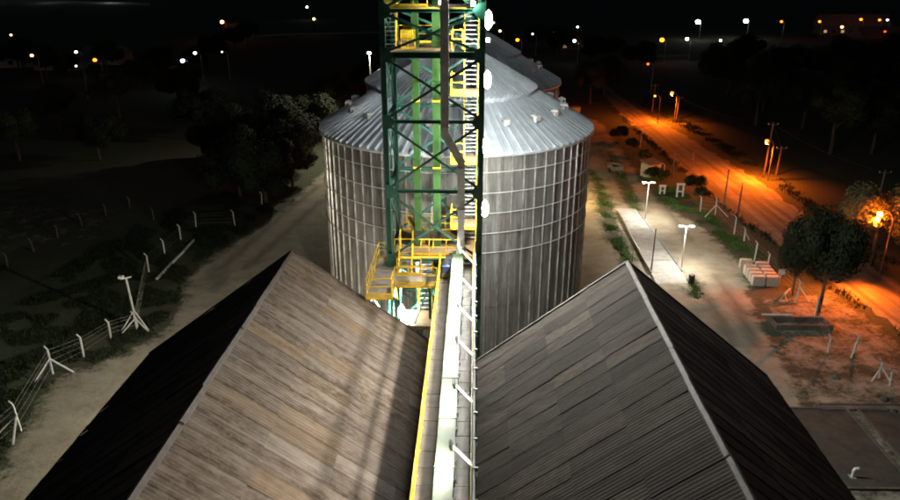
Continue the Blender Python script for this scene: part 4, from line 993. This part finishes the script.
# ------------------------------------------------------------------ street lamps and far lights
def street_lamp(u, v, z, col, strength, size, lab, arm=1.2, shade=False, glow=5.0, aim=(-0.42, -0.1, -0.9), skirt=0.0, name='street_lamp'):
    p = PZ(u, v, z); a = Vector((p.x + arm, p.y + 0.2, 0)); o = thing(name, lab, 'street lamp', a, 0, 'street lamps')
    s = size
    MB().tube([(0, 0, 0), (0, 0, z * 0.92), (-arm * 0.35, -0.06, z + 0.16), (-arm, -0.2, z + 0.2)], [0.11, 0.08, 0.05, 0.04], 7).build('pole', 'wood' if z < 7.5 else 'steel', o)
    h = MB().lathe((-arm, -0.2, z), [(0.0, s * 1.0), (s * 0.3, s * 0.98), (s * 0.45, s * 0.86), (s * 0.47, s * 0.84)], 12).build('lamp_head', 'steel', o)
    key = ('L%.2f%.2f%.2f_%d' % (*col, strength)); vis = min(strength, glow) if shade else strength
    kv = key + 'v'
    if key not in M: M[key] = emit('lamp_lens', col, strength); M[kv] = emit('lamp_globe', col, vis)
    MB().lathe((-arm, -0.2, z), [(s * 0.45, s * 0.84), (s * 0.8, s * 0.55), (s, 0), (s * 0.75, -s * 0.55), (s * 0.6, -s * 0.66)], 12).build('globe', kv, h)
    if shade:
        t = Vector(aim).normalized(); q = t.cross(Vector((0, 0, 1))).normalized(); w = t.cross(q); c = Vector((-arm, -0.2, z - s * 1.05)) + t * 0.06; e = s * 0.62
        MB().bar(c - t * 0.05, c - t * 0.01, e * 2.3, e * 2.3, w).build('reflector', 'steel', h)
        if skirt:
            for k_, (x_, y_) in enumerate(((q, w), (-q, w), (w, q), (-w, q))):
                a_ = c + x_ * (e + 0.012); MB().bar(a_ - t * 0.008, a_ + t * skirt, 2 * e + (0.05 if k_ < 2 else 0.0), 0.012, x_).build('skirt', 'steel', h)
        MB().add([c - q * e - w * e, c + q * e - w * e, c + q * e + w * e, c - q * e + w * e], [(0, 1, 2, 3)]).build('lens', key, h)
    else: MB().lathe((-arm, -0.2, z), [(s * 0.6, -s * 0.67), (0, -s * 0.7)], 12).build('lens', key, h)
    return o
street_lamp(767, 141, 6.3, SOD, 19000, 0.30, 'orange street lamp on a wooden pole in the middle of the far roadside', shade=True)
street_lamp(672, 93, 6.3, SOD, 12000, 0.36, 'orange street lamp at the distant bend of the orange road', shade=True)
street_lamp(880, 214, 7.0, SOD, 70000, 0.26, 'orange street lamp glowing among the leaves of a roadside tree', arm=1.6, shade=True, glow=1500, aim=(-0.42, -0.22, -0.88), skirt=0.17)
street_lamp(655, 96, 6.0, SOD, 20, 0.2, 'faint orange street lamp left of the distant bend')
M['mast_panel'] = emit('mast_lamp_panel', (1.0, 0.93, 0.72), 11000)
pt = PY(369.5, 53.5, 128.0)
ml = thing('mast_lamp', 'small white lamp on a tall thin mast left of the rear silo', 'street lamp', (pt.x, pt.y, 0))
MB().tube([(0, 0, 0), (0, 0, pt.z)], [0.16, 0.08], 8).build('pole', 'steel', ml)
t = Vector((-0.12, -0.62, -0.77)).normalized(); q = Vector((1, 0, 0)); q = (q - t * q.dot(t)).normalized(); w = t.cross(q); h = Vector((0, -0.2, pt.z + 0.15))
MB().bar(h - t * .07, h + t * .07, 0.6, 0.5, w).build('lamp_head', 'steel', ml)
c = h + t * .075; MB().add([c - q * .25 - w * .2, c + q * .25 - w * .2, c + q * .25 + w * .2, c - q * .25 + w * .2], [(0, 1, 2, 3)]).build('light_panel', 'mast_panel', ml)
street_lamp(565, 167, 5.0, (1.0, 0.66, 0.24), 4500, 0.2, 'warm yard lamp hidden behind the right side of the nearest silo')
CY, WH, YE, RED = (0.75, 0.92, 1.0), (1.0, 0.95, 0.85), (1.0, 0.62, 0.25), (1.0, 0.05, 0.04)
far = [(698, 22, WH, 2600, .85, 'big white floodlight above the far wood, left of a pair'), (746, 21, WH, 2600, .85, 'big white floodlight above the far wood, right of a pair'),
       (687, 39, CY, 1500, .45, 'bluish white lamp below the left big floodlight'), (662, 40, SOD, 3200, .6, 'large orange lamp left of the far floodlights'), (720.6, 40.5, WH, 500, .34, 'small white lamp below the pair of big floodlights'),
       (781.5, 21.6, SOD, 1100, .45, 'orange lamp right of the pair of big floodlights'), (819.6, 21.6, SOD, 1300, .45, 'orange lamp at the left end of the lit town building'), (861, 19.5, SOD, 1200, .5, 'orange lamp above the lit town building'),
       (879.6, 20, SOD, 1100, .45, 'orange lamp near the upper right corner'), (887.4, 20, CY, 500, .4, 'white lamp nearest the upper right corner'), (842, 27, YE, 900, .45, 'yellow lamp in front of the lit town building'), (885, 31.5, RED, 150, .3, 'small red lamp near the upper right corner'),
       (493.5, 22.7, YE, 900, .4, 'orange lamp just right of the tower top'), (500, 31, YE, 900, .4, 'orange lamp below the one just right of the tower top'), (517.5, 40, SOD, 2000, .45, 'orange lamp beyond the rear silo roof'),
       (577.6, 27, WH, 500, .35, 'white lamp alone in the dark above the silo'), (574.5, 41, WH, 1000, .4, 'bright warm white lamp above the silo with a lit house'), (532.6, 34, WH, 120, .3, 'faint white lamp right of the orange lamps by the tower'), (554, 33, WH, 80, .3, 'faintest white lamp between the two above the silo'),
       (11, 35, YE, 260, .35, 'small warm lamp near the left picture edge'), (31.8, 55.5, YE, 500, .35, 'warm lamp over the leftmost pale roof'), (76, 52, WH, 450, .34, 'white lamp between the warm lamp and the orange one at far left'), (94.8, 60, SOD, 1200, .4, 'orange lamp beside the far left sheds'),
       (76, 66, WH, 60, .22, 'faint white lamp under the far left white one'), (182.6, 61, CY, 2200, .42, 'bright bluish lamp in the dark upper left'), (195, 53, WH, 900, .34, 'white lamp on a pole right of the bluish one'), (222, 22, (1, .42, .06), 3000, .6, 'large amber lamp at upper left'),
       (166, 73, RED, 60, .2, 'tiny red lamp below the bluish one'), (307, 7, WH, 1200, .5, 'warm white lamp high at the top left of the tower'), (314, 19, YE, 1400, .5, 'yellow lamp just below the warm white one left of the tower'),
       (222, 52, WH, 25, .2, 'barely visible lamp under the amber one'), (648, 64, SOD, 60, .25, 'dim orange lamp in the far wood near the silo track')]
for u, v, c, s, r, lab in far: street_lamp(u, v, 8.0, c, (3.5 + s * 0.004) if c in (SOD, YE) else 3 + s * 0.012, r * 1.25, lab, arm=1.5)
for i, u in enumerate((-20, 45, 110)): street_lamp(u, -7, 9.0, WH, 200, .5, f'lamp over the far pale road beyond the top edge, {ORD[i]} from the left')

def house(u, v, w, d, h, rz, lab, mw='wall', mr='roof_tile', lit=None):
    o = thing('far_house', lab, 'house', Vector((*G(u, v), 0)), rz, 'far houses')
    w_ = MB().box((-w / 2, -d / 2, 0), (w / 2, d / 2, h)).build('wall', mw, o)
    mb = MB(); rh = h + w * 0.16; mb.add([(-w / 2 - .4, -d / 2 - .4, h), (w / 2 + .4, -d / 2 - .4, h), (w / 2 + .4, d / 2 + .4, h), (-w / 2 - .4, d / 2 + .4, h), (-w / 2 - .4, 0, rh), (w / 2 + .4, 0, rh)], [(0, 1, 5, 4), (2, 3, 4, 5), (0, 4, 3), (1, 2, 5), (0, 3, 2, 1)]); mb.build('roof', mr, o)
    n = max(2, int(w / 4))
    for k in range(n):
        x = -w / 2 + (k + 0.5) * w / n; f = MB().box((x - 0.7, -d / 2 - 0.04, 1.0), (x + 0.7, -d / 2 + 0.05, 2.3)).build('window', 'glass' if not (lit and k % 2 == 0) else lit, w_)
    MB().box((w * 0.1 - 0.45, -d / 2 - 0.05, 0), (w * 0.1 + 0.45, -d / 2 + 0.04, 2.1)).build('door', 'wood', w_)
M['lit_window'] = emit('lit_window', (1, 0.55, 0.2), 0.5)
for a in ((22, 66, 16, 9, 3.5, 0.3, 'pale roofed shed under the warm lamp at far left', 'wall', 'steel'), (62, 69, 14, 8, 3.2, 0.1, 'low dim shed left of the orange lamp at far left', 'wall', 'steel'), (108, 63, 15, 8, 3.5, -0.2, 'long pale shed right of the orange lamp at far left', 'wall', 'steel'),
          (170, 81, 8, 6, 3, 0.4, 'small dark house under the bluish lamp', 'far_wall', 'roof_tile'), (850, 34, 34, 10, 4.2, 0.0, 'long orange-lit town building at upper right', 'far_wall', 'roof_tile', 'lit_window'), (884, 50, 26, 12, 5, 0.1, 'low dark building at the right edge near the town', 'far_wall', 'roof_tile'),
          (571, 49, 12, 8, 3.5, 0.2, 'small lit house above the silo in the dark', 'far_wall', 'roof_tile', 'lit_window'),
          (240, 36, 14, 8, 4, 0.2, 'dim house right of the amber lamp', 'far_wall', 'roof_tile')): house(*a)
# utility poles on the far roadside
def utility(u, v, vt, lab):
    b = Vector((*G(u, v), 0)); h = PY(u + 3, vt, b.y).z; o = thing('utility_pole', lab, 'pole', b, 0, 'utility poles')
    MB().tube([(0, 0, 0), (0.15, 0, h)], [0.16, 0.11], 8).build('shaft', 'wood', o); MB().bar((-0.7, 0, h - 0.4), (1.0, 0, h - 0.35), 0.1).build('crossarm', 'wood', o)
    for x in (-0.6, 0.1, 0.9): MB().tube([(x, 0, h - 0.33), (x, 0, h - 0.15)], 0.05, 6).build('insulator', 'white', o)
    return b + Vector((0.15, 0, h - 0.3))
q1 = utility(764, 174, 122, 'orange-lit wooden utility pole beside the middle street lamp'); q2 = utility(776, 175, 146, 'slimmer wooden pole just right of the orange-lit utility pole')
q3 = utility(652, 112, 84, 'distant wooden utility pole left of the far street lamp'); q4 = utility(676, 120, 96, 'distant wooden pole under the far street lamp'); q5 = utility(876, 208, 170, 'dark utility pole at the right behind the lit tree')



def cable(a, b, sag, lab):
    m = [a.lerp(b, t / 12) - Vector((0, 0, sag * 4 * (t / 12) * (1 - t / 12))) for t in range(13)]
    o = MB(a).tube(m, 0.025, 5).build('power_cable', 'black'); o.location = a; tag(o, lab, 'cable', 'power cables by the road')
cable(q1, q5, 0.8, 'black power cable from the middle street lamp pole to the right-hand pole')
cable(q1, q4, 0.9, 'long black power cable from the middle street lamp pole to the distant pole')
cable(q4, q3, 0.4, 'short black power cable between the two most distant utility poles')
cable(q1, q2, 0.1, 'short slack cable between the paired poles by the middle street lamp')
